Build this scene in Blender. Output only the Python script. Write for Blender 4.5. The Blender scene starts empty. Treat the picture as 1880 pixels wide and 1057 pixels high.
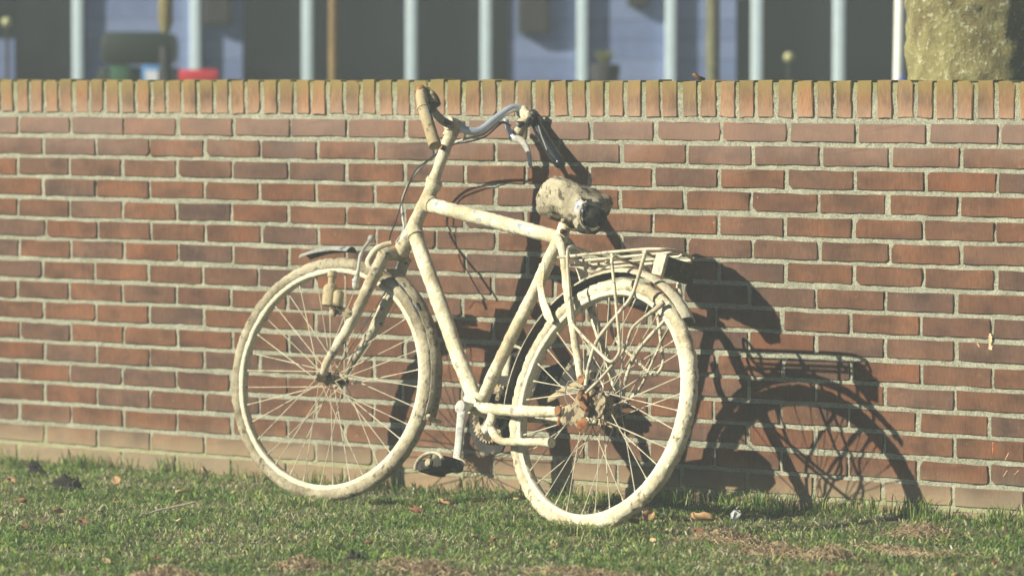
import bpy, bmesh, math, random
import numpy as np
from mathutils import Vector, Matrix, noise

random.seed(7)
rng = np.random.default_rng(7)
S = bpy.context.scene
COL = S.collection

# ------------------------------------------------------------------ camera
CAM_POS = Vector((9.82497, -9.86151, 1.16961))
CR = Vector((0.780648, 0.624971, 0.000668)); CU = Vector((-0.029236, 0.035451, 0.998944)); CF = Vector((-0.624287, 0.779843, -0.045946))
FPX = 8329.98
cd = bpy.data.cameras.new("camera"); cam = bpy.data.objects.new("camera", cd); COL.objects.link(cam)
cam.matrix_world = Matrix(((CR.x, CU.x, -CF.x, CAM_POS.x), (CR.y, CU.y, -CF.y, CAM_POS.y), (CR.z, CU.z, -CF.z, CAM_POS.z), (0, 0, 0, 1)))
cd.sensor_width = 36.0; cd.lens = FPX / 1880 * 36.0
cd.clip_start = 0.1; cd.clip_end = 3000
cd.dof.use_dof = True; cd.dof.focus_distance = 11.95; cd.dof.aperture_fstop = 3.1
S.camera = cam

# ------------------------------------------------------------------ sky, sun, exposure
SUN_DIR = Vector((0.60, 1.0, -0.65)).normalized()          # the way the light travels
w = bpy.data.worlds.new("World"); S.world = w; w.use_nodes = True
nt = w.node_tree; bg = nt.nodes["Background"]
sky = nt.nodes.new("ShaderNodeTexSky"); sky.sky_type = 'NISHITA'; sky.sun_disc = False; sky.air_density = .32; sky.dust_density = .3; sky.ozone_density = 1.0
sky.sun_elevation = math.asin(-SUN_DIR.z); sky.sun_rotation = math.atan2(-SUN_DIR.x, -SUN_DIR.y)
nt.links.new(sky.outputs[0], bg.inputs[0]); bg.inputs[1].default_value = 0.05
sl = bpy.data.lights.new("sun", 'SUN'); sl.energy = 5.0; sl.angle = math.radians(0.53); sl.color = (1.0, 0.955, 0.77)
so = bpy.data.objects.new("sun", sl); COL.objects.link(so); so.location = (-5, -9, 8)
so.rotation_euler = SUN_DIR.to_track_quat('-Z', 'Y').to_euler()
S.view_settings.view_transform = 'Standard'; S.view_settings.look = 'None'
S.view_settings.exposure = 0.74; S.view_settings.gamma = 1.0; S.view_settings.use_curve_mapping = False
S.render.engine = 'CYCLES'
S.cycles.use_denoising = True
S.cycles.max_bounces = 6; S.cycles.diffuse_bounces = 1; S.cycles.glossy_bounces = 3; S.cycles.transmission_bounces = 4
S.cycles.volume_bounces = 0

# ------------------------------------------------------------------ helpers
def tag(o, label=None, cat=None, group=None, kind=None):
    if label: o["label"] = label
    if cat: o["category"] = cat
    if group: o["group"] = group
    if kind: o["kind"] = kind
    return o

def empty(name, M=None, parent=None):
    o = bpy.data.objects.new(name, None); COL.objects.link(o); o.empty_display_size = 0.05
    if parent: o.parent = parent
    if M is not None: o.matrix_local = M
    return o

def link(name, me, parent=None, loc=None):
    o = bpy.data.objects.new(name, me); COL.objects.link(o)
    if parent: o.parent = parent
    if loc is not None: o.location = loc
    return o

def catmull(P, R, step):
    P = [Vector(p) for p in P]; n = len(P); out = []; rr = []
    if n == 2:
        k = max(1, int((P[1] - P[0]).length / step))
        for i in range(k + 1):
            t = i / k; out.append(P[0].lerp(P[1], t)); rr.append(R[0] * (1 - t) + R[1] * t)
        return out, rr
    for i in range(n - 1):
        p0 = P[max(i - 1, 0)]; p1 = P[i]; p2 = P[i + 1]; p3 = P[min(i + 2, n - 1)]
        k = max(1, int((p2 - p1).length / step))
        for j in range(k):
            t = j / k
            m1 = (p2 - p0) * .5 * (1.0 if i else 1.0); m2 = (p3 - p1) * .5
            L = (p2 - p1).length
            if m1.length > L: m1 = m1.normalized() * L
            if m2.length > L: m2 = m2.normalized() * L
            a = 2 * t**3 - 3 * t**2 + 1; b = t**3 - 2 * t**2 + t; c = -2 * t**3 + 3 * t**2; d = t**3 - t**2
            out.append(p1 * a + m1 * b + p2 * c + m2 * d); rr.append(R[i] * (1 - t) + R[i + 1] * t)
    out.append(P[-1]); rr.append(R[-1])
    return out, rr

class MB:
    def __init__(s): s.v = []; s.f = []; s.mi = []
    def tube(s, P, r, seg=12, step=0.008, cap=True, flat=1.0, flatdir=None):
        R = list(r) if isinstance(r, (list, tuple)) else [r] * len(P)
        pts, rr = catmull(P, R, step); n = len(pts); base = len(s.v)
        t = (pts[1] - pts[0]).normalized()
        u = Vector((0, 1, 0)) if abs(t.y) < .9 else Vector((0, 0, 1))
        if flatdir is not None: u = Vector(flatdir)
        u = (u - t * u.dot(t)).normalized()
        for i in range(n):
            t = (pts[min(i + 1, n - 1)] - pts[max(i - 1, 0)]).normalized()
            u = (u - t * u.dot(t)).normalized(); q = t.cross(u)
            for k in range(seg):
                a = 2 * math.pi * k / seg
                s.v.append(pts[i] + u * (math.cos(a) * rr[i]) * flat + q * (math.sin(a) * rr[i]))
        for i in range(n - 1):
            for k in range(seg):
                s.f.append((base + i * seg + k, base + i * seg + (k + 1) % seg, base + (i + 1) * seg + (k + 1) % seg, base + (i + 1) * seg + k))
        if cap:
            s.f.append(tuple(base + k for k in reversed(range(seg)))); s.f.append(tuple(base + (n - 1) * seg + k for k in range(seg)))
        return s
    def lathe(s, o, axis, prof, seg=24, arc=None):
        o = Vector(o); ax = Vector(axis).normalized()
        u = ax.orthogonal().normalized(); q = ax.cross(u); base = len(s.v); m = len(prof)
        for (h, r) in prof:
            for k in range(seg):
                a = 2 * math.pi * k / seg
                s.v.append(o + ax * h + (u * math.cos(a) + q * math.sin(a)) * r)
        for i in range(m - 1):
            for k in range(seg):
                s.f.append((base + i * seg + k, base + i * seg + (k + 1) % seg, base + (i + 1) * seg + (k + 1) % seg, base + (i + 1) * seg + k))
        s.f.append(tuple(base + k for k in reversed(range(seg)))); s.f.append(tuple(base + (m - 1) * seg + k for k in range(seg)))
        return s
    def box(s, c, size, R=None, bev=0.0, cuts=0):
        bm = bmesh.new(); bmesh.ops.create_cube(bm, size=1.0)
        for v in bm.verts: v.co = Vector((v.co.x * size[0], v.co.y * size[1], v.co.z * size[2]))
        if bev > 0: bmesh.ops.bevel(bm, geom=list(bm.edges), offset=bev, segments=2, affect='EDGES', profile=.6)
        if cuts: bmesh.ops.subdivide_edges(bm, edges=list(bm.edges), cuts=cuts, use_grid_fill=True)
        bm.verts.index_update(); base = len(s.v); c = Vector(c)
        for v in bm.verts: s.v.append(c + (R @ v.co if R else v.co))
        for f in bm.faces: s.f.append(tuple(base + v.index for v in f.verts))
        bm.free(); return s
    def revolve(s, prof, seg=160, closed=True, a0=0.0, a1=2 * math.pi):
        """profile (axial y, radius) swept round the y axis, wheel plane xz"""
        base = len(s.v); m = len(prof); full = abs(a1 - a0 - 2 * math.pi) < 1e-6
        n = seg if full else seg + 1
        for i in range(n):
            a = a0 + (a1 - a0) * i / seg; ca, sa = math.cos(a), math.sin(a)
            for (y, r) in prof: s.v.append(Vector((ca * r, y, sa * r)))
        for i in range(seg):
            i2 = (i + 1) % n
            for k in range(m if closed else m - 1):
                k2 = (k + 1) % m
                s.f.append((base + i * m + k, base + i2 * m + k, base + i2 * m + k2, base + i * m + k2))
        if not full and closed:
            s.f.append(tuple(base + k for k in range(m))); s.f.append(tuple(base + (n - 1) * m + k for k in reversed(range(m))))
        return s
    def blob(s, c, r, sub=2, sq=(1, 1, 1)):
        bm = bmesh.new(); bmesh.ops.create_icosphere(bm, subdivisions=sub, radius=1.0); base = len(s.v); c = Vector(c)
        bm.verts.index_update()
        for v in bm.verts: s.v.append(c + Vector((v.co.x * r * sq[0], v.co.y * r * sq[1], v.co.z * r * sq[2])))
        for f in bm.faces: s.f.append(tuple(base + v.index for v in f.verts))
        bm.free(); return s
    def plate(s, outline, o, u, v, thick):
        """flat polygon outline in (u,v) about o, extruded by thick along u x v"""
        o = Vector(o); u = Vector(u); v = Vector(v); n = u.cross(v).normalized(); base = len(s.v); m = len(outline)
        for h in (-thick / 2, thick / 2):
            for (a, b) in outline: s.v.append(o + u * a + v * b + n * h)
        s.f.append(tuple(base + k for k in reversed(range(m)))); s.f.append(tuple(base + m + k for k in range(m)))
        for k in range(m): s.f.append((base + k, base + (k + 1) % m, base + m + (k + 1) % m, base + m + k))
        return s
    def mesh(s, name, mats, smooth=True, lump=None):
        V = s.v
        me = bpy.data.meshes.new(name)
        me.from_pydata([tuple(v) for v in V], [], s.f)
        for m in (mats if isinstance(mats, (list, tuple)) else [mats]): me.materials.append(m)
        if s.mi: me.polygons.foreach_set("material_index", s.mi)
        if lump:
            me.update()
            nn = [v.normal.copy() for v in me.vertices]
            for amp, fr in (lump if isinstance(lump, list) else [lump]):
                for v, nv in zip(me.vertices, nn):
                    v.co += nv * (amp * (noise.noise(v.co * fr) + .35 * noise.noise(v.co * fr * 2.3)))
        me.polygons.foreach_set("use_smooth", [smooth] * len(me.polygons))
        me.update()
        if smooth: me.set_sharp_from_angle(angle=math.radians(50))
        return me
    def build(s, name, mats, parent=None, smooth=True, lump=None):
        return link(name, s.mesh(name, mats, smooth, lump), parent)

# ------------------------------------------------------------------ materials
def newmat(name):
    m = bpy.data.materials.new(name); m.use_nodes = True
    return m, m.node_tree.nodes, m.node_tree.links, m.node_tree.nodes["Principled BSDF"]

def N(nodes, t, **kw):
    n = nodes.new(t)
    for k, v in kw.items():
        if k.startswith("i_"): n.inputs[k[2:].replace("_", " ")].default_value = v
        else: setattr(n, k, v)
    return n

def ramp(nodes, stops):
    r = nodes.new("ShaderNodeValToRGB"); e = r.color_ramp.elements
    while len(e) > 1: e.remove(e[-1])
    e[0].position = stops[0][0]; e[0].color = (*stops[0][1], 1)
    for p, c in stops[1:]:
        k = e.new(p); k.color = (*c, 1)
    return r

def g3(x): return (x, x, x)

def mix(nodes, links, fac, a, b):
    m = nodes.new("ShaderNodeMix"); m.data_type = 'RGBA'
    def put(i, v):
        if isinstance(v, tuple): m.inputs[i].default_value = (*v, 1) if len(v) == 3 else v
        elif isinstance(v, float): m.inputs[i].default_value = v
        else: links.new(v, m.inputs[i])
    put(0, fac); put(6, a); put(7, b)
    return m.outputs[2]

def simple(name, col, rough=.6, metal=0.0, var=.15, scale=25.0, bump=0.0, bscale=200.0):
    m, n, l, b = newmat(name)
    tc = n.new("ShaderNodeTexCoord"); nz = N(n, "ShaderNodeTexNoise", i_Scale=scale, i_Detail=6.0)
    l.new(tc.outputs["Object"], nz.inputs["Vector"])
    r = ramp(n, [(.3, tuple(c * (1 - var) for c in col)), (.7, tuple(min(1, c * (1 + var)) for c in col))])
    l.new(nz.outputs[0], r.inputs[0]); l.new(r.outputs[0], b.inputs["Base Color"])
    b.inputs["Roughness"].default_value = rough; b.inputs["Metallic"].default_value = metal
    if bump:
        n2 = N(n, "ShaderNodeTexNoise", i_Scale=bscale, i_Detail=4.0); l.new(tc.outputs["Object"], n2.inputs["Vector"])
        bp = N(n, "ShaderNodeBump", i_Strength=bump, i_Distance=.002); l.new(n2.outputs[0], bp.inputs["Height"]); l.new(bp.outputs[0], b.inputs["Normal"])
    return m

def mudmat(name, c1=(.66, .57, .37), c2=(.50, .40, .23), under=(.10, .12, .16), under_amt=.25, rust_amt=.1, bump=.7, grain=90.0):
    """dried river mud over old paint and rusting steel"""
    m, n, l, b = newmat(name)
    tc = n.new("ShaderNodeTexCoord"); V = tc.outputs["Object"]
    n1 = N(n, "ShaderNodeTexNoise", i_Scale=9.0, i_Detail=8.0, i_Roughness=.62); l.new(V, n1.inputs["Vector"])
    n2 = N(n, "ShaderNodeTexNoise", i_Scale=38.0, i_Detail=6.0, i_Roughness=.65); l.new(V, n2.inputs["Vector"])
    n3 = N(n, "ShaderNodeTexNoise", i_Scale=grain, i_Detail=8.0, i_Roughness=.7); l.new(V, n3.inputs["Vector"])
    n4 = N(n, "ShaderNodeTexNoise", i_Scale=14.0, i_Detail=5.0, i_Roughness=.6, noise_dimensions='4D', i_W=4.3); l.new(V, n4.inputs["Vector"])
    r1 = ramp(n, [(.38, c2), (.56, c1)]); l.new(n1.outputs[0], r1.inputs[0])
    sp = ramp(n, [(.30, g3(.45)), (.48, g3(1.0))]); l.new(n3.outputs[0], sp.inputs[0])
    mm = n.new("ShaderNodeMix"); mm.data_type = 'RGBA'; mm.blend_type = 'MULTIPLY'; mm.inputs[0].default_value = .75
    l.new(r1.outputs[0], mm.inputs[6]); l.new(sp.outputs[0], mm.inputs[7])
    e = .62 - .22 * under_amt
    um = ramp(n, [(e, g3(0)), (e + .05, g3(1))]); l.new(n2.outputs[0], um.inputs[0])
    c = mix(n, l, um.outputs[0], mm.outputs[2], under)
    e = .74 - .25 * rust_amt
    rm = ramp(n, [(e, g3(0)), (e + .06, g3(1))]); l.new(n4.outputs[0], rm.inputs[0])
    rc = ramp(n, [(.35, (.18, .055, .02)), (.65, (.50, .17, .045))]); l.new(n2.outputs[0], rc.inputs[0])
    c = mix(n, l, rm.outputs[0], c, rc.outputs[0])
    l.new(c, b.inputs["Base Color"]); b.inputs["Roughness"].default_value = .92
    b.inputs["Specular IOR Level"].default_value = .15
    bp = N(n, "ShaderNodeBump", i_Strength=bump, i_Distance=.004); l.new(n3.outputs[0], bp.inputs["Height"])
    bp2 = N(n, "ShaderNodeBump", i_Strength=bump * .8, i_Distance=.006); l.new(n2.outputs[0], bp2.inputs["Height"]); l.new(bp.outputs[0], bp2.inputs["Normal"])
    l.new(bp2.outputs[0], b.inputs["Normal"])
    return m

M_FRAME = mudmat("mud_on_frame", (.80, .73, .53), (.50, .42, .27), (.36, .31, .23), .13, .03, .8)
M_FRAMEB = mudmat("mud_on_blue_decal_tube", (.80, .73, .53), (.54, .46, .30), (.30, .37, .48), .20, .03, .8)
M_FORK = mudmat("mud_on_fork", (.66, .60, .45), (.40, .33, .21), (.16, .16, .15), .22, .10, .8)
M_TYRE = mudmat("mud_on_tyre", (.78, .71, .52), (.48, .40, .26), (.26, .21, .14), .16, .0, 1.0)
M_TYREF = mudmat("mud_on_front_tyre", (.50, .44, .31), (.25, .205, .135), (.15, .12, .08), .18, .10, 1.0)
M_RIM = mudmat("mud_on_rim", (.72, .68, .54), (.64, .58, .43), (.40, .35, .26), .02, .03, .3)
M_SPOKE = mudmat("mud_on_spokes", (.62, .56, .42), (.44, .37, .26), (.28, .25, .2), .1, .2, .2)
M_RUST = mudmat("rusty_mud", (.46, .39, .26), (.26, .18, .10), (.06, .045, .035), .6, .7, .9)
M_RUSTY = mudmat("bare_rust", (.34, .17, .08), (.20, .10, .05), (.10, .05, .03), .4, .45, .9)
M_WIRE = mudmat("mud_on_rack", (.66, .60, .45), (.42, .36, .25), (.22, .20, .17), .25, .03, .3)
M_GUARD = mudmat("mud_on_mudguard", (.66, .60, .45), (.52, .45, .31), (.38, .38, .37), .12, .03, .6)
M_GREYG = mudmat("grey_mudguard", (.40, .39, .36), (.32, .31, .29), (.12, .14, .19), .3, .05, .4)
M_SADDLE = mudmat("mud_on_saddle", (.50, .44, .31), (.26, .22, .15), (.11, .09, .065), .34, .0, 1.0, 110.0)
M_GRIP = mudmat("mud_on_grip", (.44, .36, .22), (.34, .27, .16), (.16, .12, .08), .15, .05, .35)
M_DARK = simple("black_rubber", (.018, .019, .021), .45, 0, .4, 40, .3, 120)
M_FOAM = simple("dark_torn_foam", (.035, .03, .026), .95, 0, .5, 60, .8, 180)
M_SADSHADE = mudmat("saddle_shade_with_mud_specks", (.05, .042, .034), (.030, .027, .024), (.20, .17, .11), .10, 0, 1.0)  # dark colour holding the saddle's shaded side, with mud specks
M_BLUEVINYL = mudmat("scuffed_blue_vinyl", (.52, .53, .55), (.16, .20, .32), (.06, .08, .15), .5, 0, .3)
M_CHROME = simple("dull_chrome", (.60, .66, .76), .25, .45, .1, 30, .05)
M_ALU = mudmat("dusty_aluminium", (.52, .52, .48), (.38, .36, .31), (.32, .31, .28), .25, .0, .4)
M_GRIPBLK = simple("black_glossy_grip", (.012, .014, .02), .16, 0, .4, 40, .15, 60)
M_STEEL = simple("thin_grey_steel", (.45, .43, .38), .4, .7, .2)
M_UNDERSHADE = mudmat("shade_dark_guard_underside", (.075, .062, .045), (.04, .034, .027), (.16, .13, .09), .1, .2, .6)  # shade under the guards put into a darker inner colour
M_PEDAL = mudmat("dark_pedal_rubber", (.05, .045, .04), (.025, .024, .022), (.30, .25, .16), .12, 0, .6)

# bricks -----------------------------------------------------------
def brickmat(name, coping=False):
    m, n, l, b = newmat(name)
    oi = n.new("ShaderNodeObjectInfo"); tc = n.new("ShaderNodeTexCoord"); geo = n.new("ShaderNodeNewGeometry")
    off = N(n, "ShaderNodeVectorMath", operation='SCALE'); comb = n.new("ShaderNodeCombineXYZ")
    ra = N(n, "ShaderNodeMath", operation='ADD'); l.new(oi.outputs["Random"], ra.inputs[0]); l.new(geo.outputs["Random Per Island"], ra.inputs[1])
    rf = N(n, "ShaderNodeMath", operation='FRACT'); l.new(ra.outputs[0], rf.inputs[0]); RND = rf.outputs[0]
    for k in range(3): l.new(RND, comb.inputs[k])
    l.new(comb.outputs[0], off.inputs[0]); off.inputs["Scale"].default_value = 57.0
    add = N(n, "ShaderNodeVectorMath", operation='ADD'); l.new(tc.outputs["Object"], add.inputs[0]); l.new(off.outputs[0], add.inputs[1])
    V = add.outputs[0]
    base = ramp(n, [(0.0, (.146, .068, .038)), (.2, (.160, .073, .040)), (.4, (.126, .067, .044)), (.55, (.144, .077, .051)), (.7, (.108, .062, .046)), (.85, (.156, .066, .035)), (1.0, (.140, .073, .045))])
    if coping: base = ramp(n, [(0.0, (.22, .128, .068)), (.3, (.25, .135, .074)), (.6, (.21, .132, .080)), (1.0, (.26, .150, .085))])
    l.new(RND, base.inputs[0])
    # soft burnt patches inside one brick, stretched along it
    mp = N(n, "ShaderNodeMapping"); mp.inputs["Scale"].default_value = (9, 9, 16) if not coping else (16, 9, 10); l.new(V, mp.inputs["Vector"])
    n1 = N(n, "ShaderNodeTexNoise", i_Scale=1.0, i_Detail=4.0, i_Roughness=.55); l.new(mp.outputs[0], n1.inputs["Vector"])
    r1 = ramp(n, [(.32, (.50, .54, .62)), (.5, (1, 1, 1)), (.7, (1.3, 1.14, .95))]); l.new(n1.outputs[0], r1.inputs[0])
    mm = n.new("ShaderNodeMix"); mm.data_type = 'RGBA'; mm.blend_type = 'MULTIPLY'; mm.inputs[0].default_value = .75
    l.new(base.outputs[0], mm.inputs[6]); l.new(r1.outputs[0], mm.inputs[7]); c = mm.outputs[2]
    # fine drag lines and grain
    mp2 = N(n, "ShaderNodeMapping"); mp2.inputs["Scale"].default_value = (260, 200, 45); l.new(V, mp2.inputs["Vector"])
    n2 = N(n, "ShaderNodeTexNoise", i_Scale=1.0, i_Detail=3.0); l.new(mp2.outputs[0], n2.inputs["Vector"])
    r2 = ramp(n, [(.3, g3(.70)), (.7, g3(1.25))]); l.new(n2.outputs[0], r2.inputs[0])
    m2 = n.new("ShaderNodeMix"); m2.data_type = 'RGBA'; m2.blend_type = 'MULTIPLY'; m2.inputs[0].default_value = .8
    l.new(c, m2.inputs[6]); l.new(r2.outputs[0], m2.inputs[7]); c = m2.outputs[2]
    mp3 = N(n, "ShaderNodeMapping"); mp3.inputs["Scale"].default_value = (7, 7, .9); l.new(geo.outputs["Position"], mp3.inputs["Vector"])
    n7 = N(n, "ShaderNodeTexNoise", i_Scale=1.0, i_Detail=6.0, i_Roughness=.6); l.new(mp3.outputs[0], n7.inputs["Vector"])
    r7 = ramp(n, [(.35, g3(.78)), (.65, g3(1.18))]); l.new(n7.outputs[0], r7.inputs[0])
    m7 = n.new("ShaderNodeMix"); m7.data_type = 'RGBA'; m7.blend_type = 'MULTIPLY'; m7.inputs[0].default_value = 1.0
    l.new(c, m7.inputs[6]); l.new(r7.outputs[0], m7.inputs[7]); c = m7.outputs[2]                 # rain streaks down the wall
    n8 = N(n, "ShaderNodeTexNoise", i_Scale=85.0, i_Detail=3.0, i_Roughness=.6); l.new(geo.outputs["Position"], n8.inputs["Vector"])
    r8 = ramp(n, [(.70, g3(0)), (.74, g3(.55))]); l.new(n8.outputs[0], r8.inputs[0]); c = mix(n, l, r8.outputs[0], c, (.40, .36, .27))    # mortar splashes
    r9 = ramp(n, [(.26, g3(.8)), (.30, g3(0))]); l.new(n8.outputs[0], r9.inputs[0]); c = mix(n, l, r9.outputs[0], c, (.045, .028, .02))      # pits
    sep = n.new("ShaderNodeSeparateXYZ"); l.new(geo.outputs["Position"], sep.inputs[0])
    n3 = N(n, "ShaderNodeTexNoise", i_Scale=6.5, i_Detail=6.0, i_Roughness=.6); l.new(geo.outputs["Position"], n3.inputs["Vector"])
    def zmask(z0, z1, amp):
        ad = N(n, "ShaderNodeMath", operation='MULTIPLY_ADD'); l.new(n3.outputs[0], ad.inputs[0]); ad.inputs[1].default_value = amp; l.new(sep.outputs["Z"], ad.inputs[2])
        mr = n.new("ShaderNodeMapRange"); l.new(ad.outputs[0], mr.inputs[0]); mr.inputs[1].default_value = z0 + amp * .5; mr.inputs[2].default_value = z1 + amp * .5
        mr.interpolation_type = 'SMOOTHSTEP'; return mr.outputs[0]
    def scaled(s, k):
        q = N(n, "ShaderNodeMath", operation='MULTIPLY'); l.new(s, q.inputs[0]); q.inputs[1].default_value = k; return q.outputs[0]
    if not coping:
        c = mix(n, l, scaled(zmask(.90, 1.04, .22), .36), c, (.34, .235, .19))      # pale lime bloom under the coping
        c = mix(n, l, scaled(zmask(.17, .05, .10), .45), c, (.44, .36, .23))        # splash-bleached lowest courses
    else:
        nz = N(n, "ShaderNodeTexNoise", i_Scale=22.0, i_Detail=5.0); l.new(V, nz.inputs["Vector"])
        al = zmask(1.105, 1.185, .10)
        c = mix(n, l, scaled(al, .85), c, (.235, .185, .055))                        # green-brown algae along the top edge
        c = mix(n, l, scaled(zmask(1.12, 1.055, .06), .28), c, (.60, .42, .32))
    l.new(c, b.inputs["Base Color"]); b.inputs["Roughness"].default_value = .88; b.inputs["Specular IOR Level"].default_value = .2
    n5 = N(n, "ShaderNodeTexNoise", i_Scale=420.0, i_Detail=3.0); l.new(V, n5.inputs["Vector"])
    bp = N(n, "ShaderNodeBump", i_Strength=.35, i_Distance=.0012); l.new(n5.outputs[0], bp.inputs["Height"])
    n6 = N(n, "ShaderNodeTexNoise", i_Scale=35.0, i_Detail=3.0); l.new(V, n6.inputs["Vector"])
    bp2 = N(n, "ShaderNodeBump", i_Strength=.3, i_Distance=.004); l.new(n6.outputs[0], bp2.inputs["Height"]); l.new(bp.outputs[0], bp2.inputs["Normal"])
    l.new(bp2.outputs[0], b.inputs["Normal"])
    return m

def mortarmat():
    m, n, l, b = newmat("sandy_lime_mortar")
    geo = n.new("ShaderNodeNewGeometry"); P = geo.outputs["Position"]
    n1 = N(n, "ShaderNodeTexNoise", i_Scale=14.0, i_Detail=6.0); l.new(P, n1.inputs["Vector"])
    n2 = N(n, "ShaderNodeTexNoise", i_Scale=230.0, i_Detail=5.0, i_Roughness=.7); l.new(P, n2.inputs["Vector"])
    r1 = ramp(n, [(.3, (.30, .30, .225)), (.7, (.43, .425, .325))]); l.new(n1.outputs[0], r1.inputs[0])
    r2 = ramp(n, [(.36, g3(.30)), (.5, g3(1.0)), (.64, g3(1.55))]); l.new(n2.outputs[0], r2.inputs[0])
    mm = n.new("ShaderNodeMix"); mm.data_type = 'RGBA'; mm.blend_type = 'MULTIPLY'; mm.inputs[0].default_value = .7
    l.new(r1.outputs[0], mm.inputs[6]); l.new(r2.outputs[0], mm.inputs[7])
    sep = n.new("ShaderNodeSeparateXYZ"); l.new(P, sep.inputs[0])
    ad = N(n, "ShaderNodeMath", operation='MULTIPLY_ADD'); l.new(n1.outputs[0], ad.inputs[0]); ad.inputs[1].default_value = .14; l.new(sep.outputs["Z"], ad.inputs[2])
    mr = n.new("ShaderNodeMapRange"); l.new(ad.outputs[0], mr.inputs[0]); mr.inputs[1].default_value = 1.17; mr.inputs[2].default_value = 1.24
    q = N(n, "ShaderNodeMath", operation='MULTIPLY'); l.new(mr.outputs[0], q.inputs[0]); q.inputs[1].default_value = .75
    c = mix(n, l, q.outputs[0], mm.outputs[2], (.24, .23, .06))
    mr2 = n.new("ShaderNodeMapRange"); l.new(ad.outputs[0], mr2.inputs[0]); mr2.inputs[1].default_value = .19; mr2.inputs[2].default_value = .11
    q2 = N(n, "ShaderNodeMath", operation='MULTIPLY'); l.new(mr2.outputs[0], q2.inputs[0]); q2.inputs[1].default_value = .55
    c = mix(n, l, q2.outputs[0], c, (.40, .38, .16))
    l.new(c, b.inputs["Base Color"]); b.inputs["Roughness"].default_value = .95; b.inputs["Specular IOR Level"].default_value = .25
    bp = N(n, "ShaderNodeBump", i_Strength=1.0, i_Distance=.005); l.new(n2.outputs[0], bp.inputs["Height"]); l.new(bp.outputs[0], b.inputs["Normal"])
    return m

M_BRICK = brickmat("fired_red_brick"); M_COPING = brickmat("coping_brick_with_algae", True); M_MORTAR = mortarmat()

# ------------------------------------------------------------------ ground
def gz(x, y):
    """height of the lawn; it rises a little to the wall foot on the right"""
    near = math.exp(-max(0.0, -y) / .28)
    h = near * (.004 + .036 * min(1, max(0, (x - .9) / 2.4)))
    h += .010 * noise.noise(Vector((x * 1.1, y * 1.1, 0))) + .006 * noise.noise(Vector((x * 3.7, y * 3.7, 2))) + .007 * noise.noise(Vector((x * 10, y * 10, 4)))
    return h - .008

def soilmat():
    m, n, l, b = newmat("soil_and_thatch")
    geo = n.new("ShaderNodeNewGeometry"); P = geo.outputs["Position"]
    n1 = N(n, "ShaderNodeTexNoise", i_Scale=3.0, i_Detail=8.0); l.new(P, n1.inputs["Vector"])
    n2 = N(n, "ShaderNodeTexNoise", i_Scale=90.0, i_Detail=6.0); l.new(P, n2.inputs["Vector"])
    r1 = ramp(n, [(.35, (.055, .07, .025)), (.55, (.12, .11, .05)), (.75, (.18, .13, .07))]); l.new(n1.outputs[0], r1.inputs[0])
    r2 = ramp(n, [(.3, g3(.5)), (.7, g3(1.3))]); l.new(n2.outputs[0], r2.inputs[0])
    mm = n.new("ShaderNodeMix"); mm.data_type = 'RGBA'; mm.blend_type = 'MULTIPLY'; mm.inputs[0].default_value = 1
    l.new(r1.outputs[0], mm.inputs[6]); l.new(r2.outputs[0], mm.inputs[7]); l.new(mm.outputs[2], b.inputs["Base Color"])
    b.inputs["Roughness"].default_value = 1
    bp = N(n, "ShaderNodeBump", i_Strength=.8, i_Distance=.01); l.new(n2.outputs[0], bp.inputs["Height"]); l.new(bp.outputs[0], b.inputs["Normal"])
    return m
M_SOIL = soilmat()

def ground():
    xs = sorted(set([-900, -300, -90, -30, -12, -6] + list(np.arange(-3, 8.01, .05)) + [10, 14, 24, 60, 200, 900]))
    ys = sorted(set([-900, -200, -60, -20, -9] + list(np.arange(-5, .61, .05)) + [1.5, 4, 8, 14, 25, 60, 200, 900]))
    v = []; f = []
    for y in ys:
        for x in xs:
            z = gz(x, y) if (-5.2 < y < .7 and -3.2 < x < 8.2) else -.01
            v.append((x, y, z))
    nx = len(xs)
    for j in range(len(ys) - 1):
        for i in range(nx - 1): f.append((j * nx + i, j * nx + i + 1, (j + 1) * nx + i + 1, (j + 1) * nx + i))
    me = bpy.data.meshes.new("ground"); me.from_pydata(v, [], f); me.materials.append(M_SOIL)
    me.polygons.foreach_set("use_smooth", [True] * len(me.polygons))
    tag(link("ground", me), "earth and lawn ground in front of and behind the brick wall", kind="structure")
ground()

# ------------------------------------------------------------------ the brick wall
BED0 = 1.06; PITCH = .0625; BL = .2205; TOP = BED0 + .104
wall = empty("brick_wall", Matrix.Translation((1.8, 0, 0)))
tag(wall, "long low red brick garden wall with upright coping bricks behind the bicycle", "wall")
WX = 1.8

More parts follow.
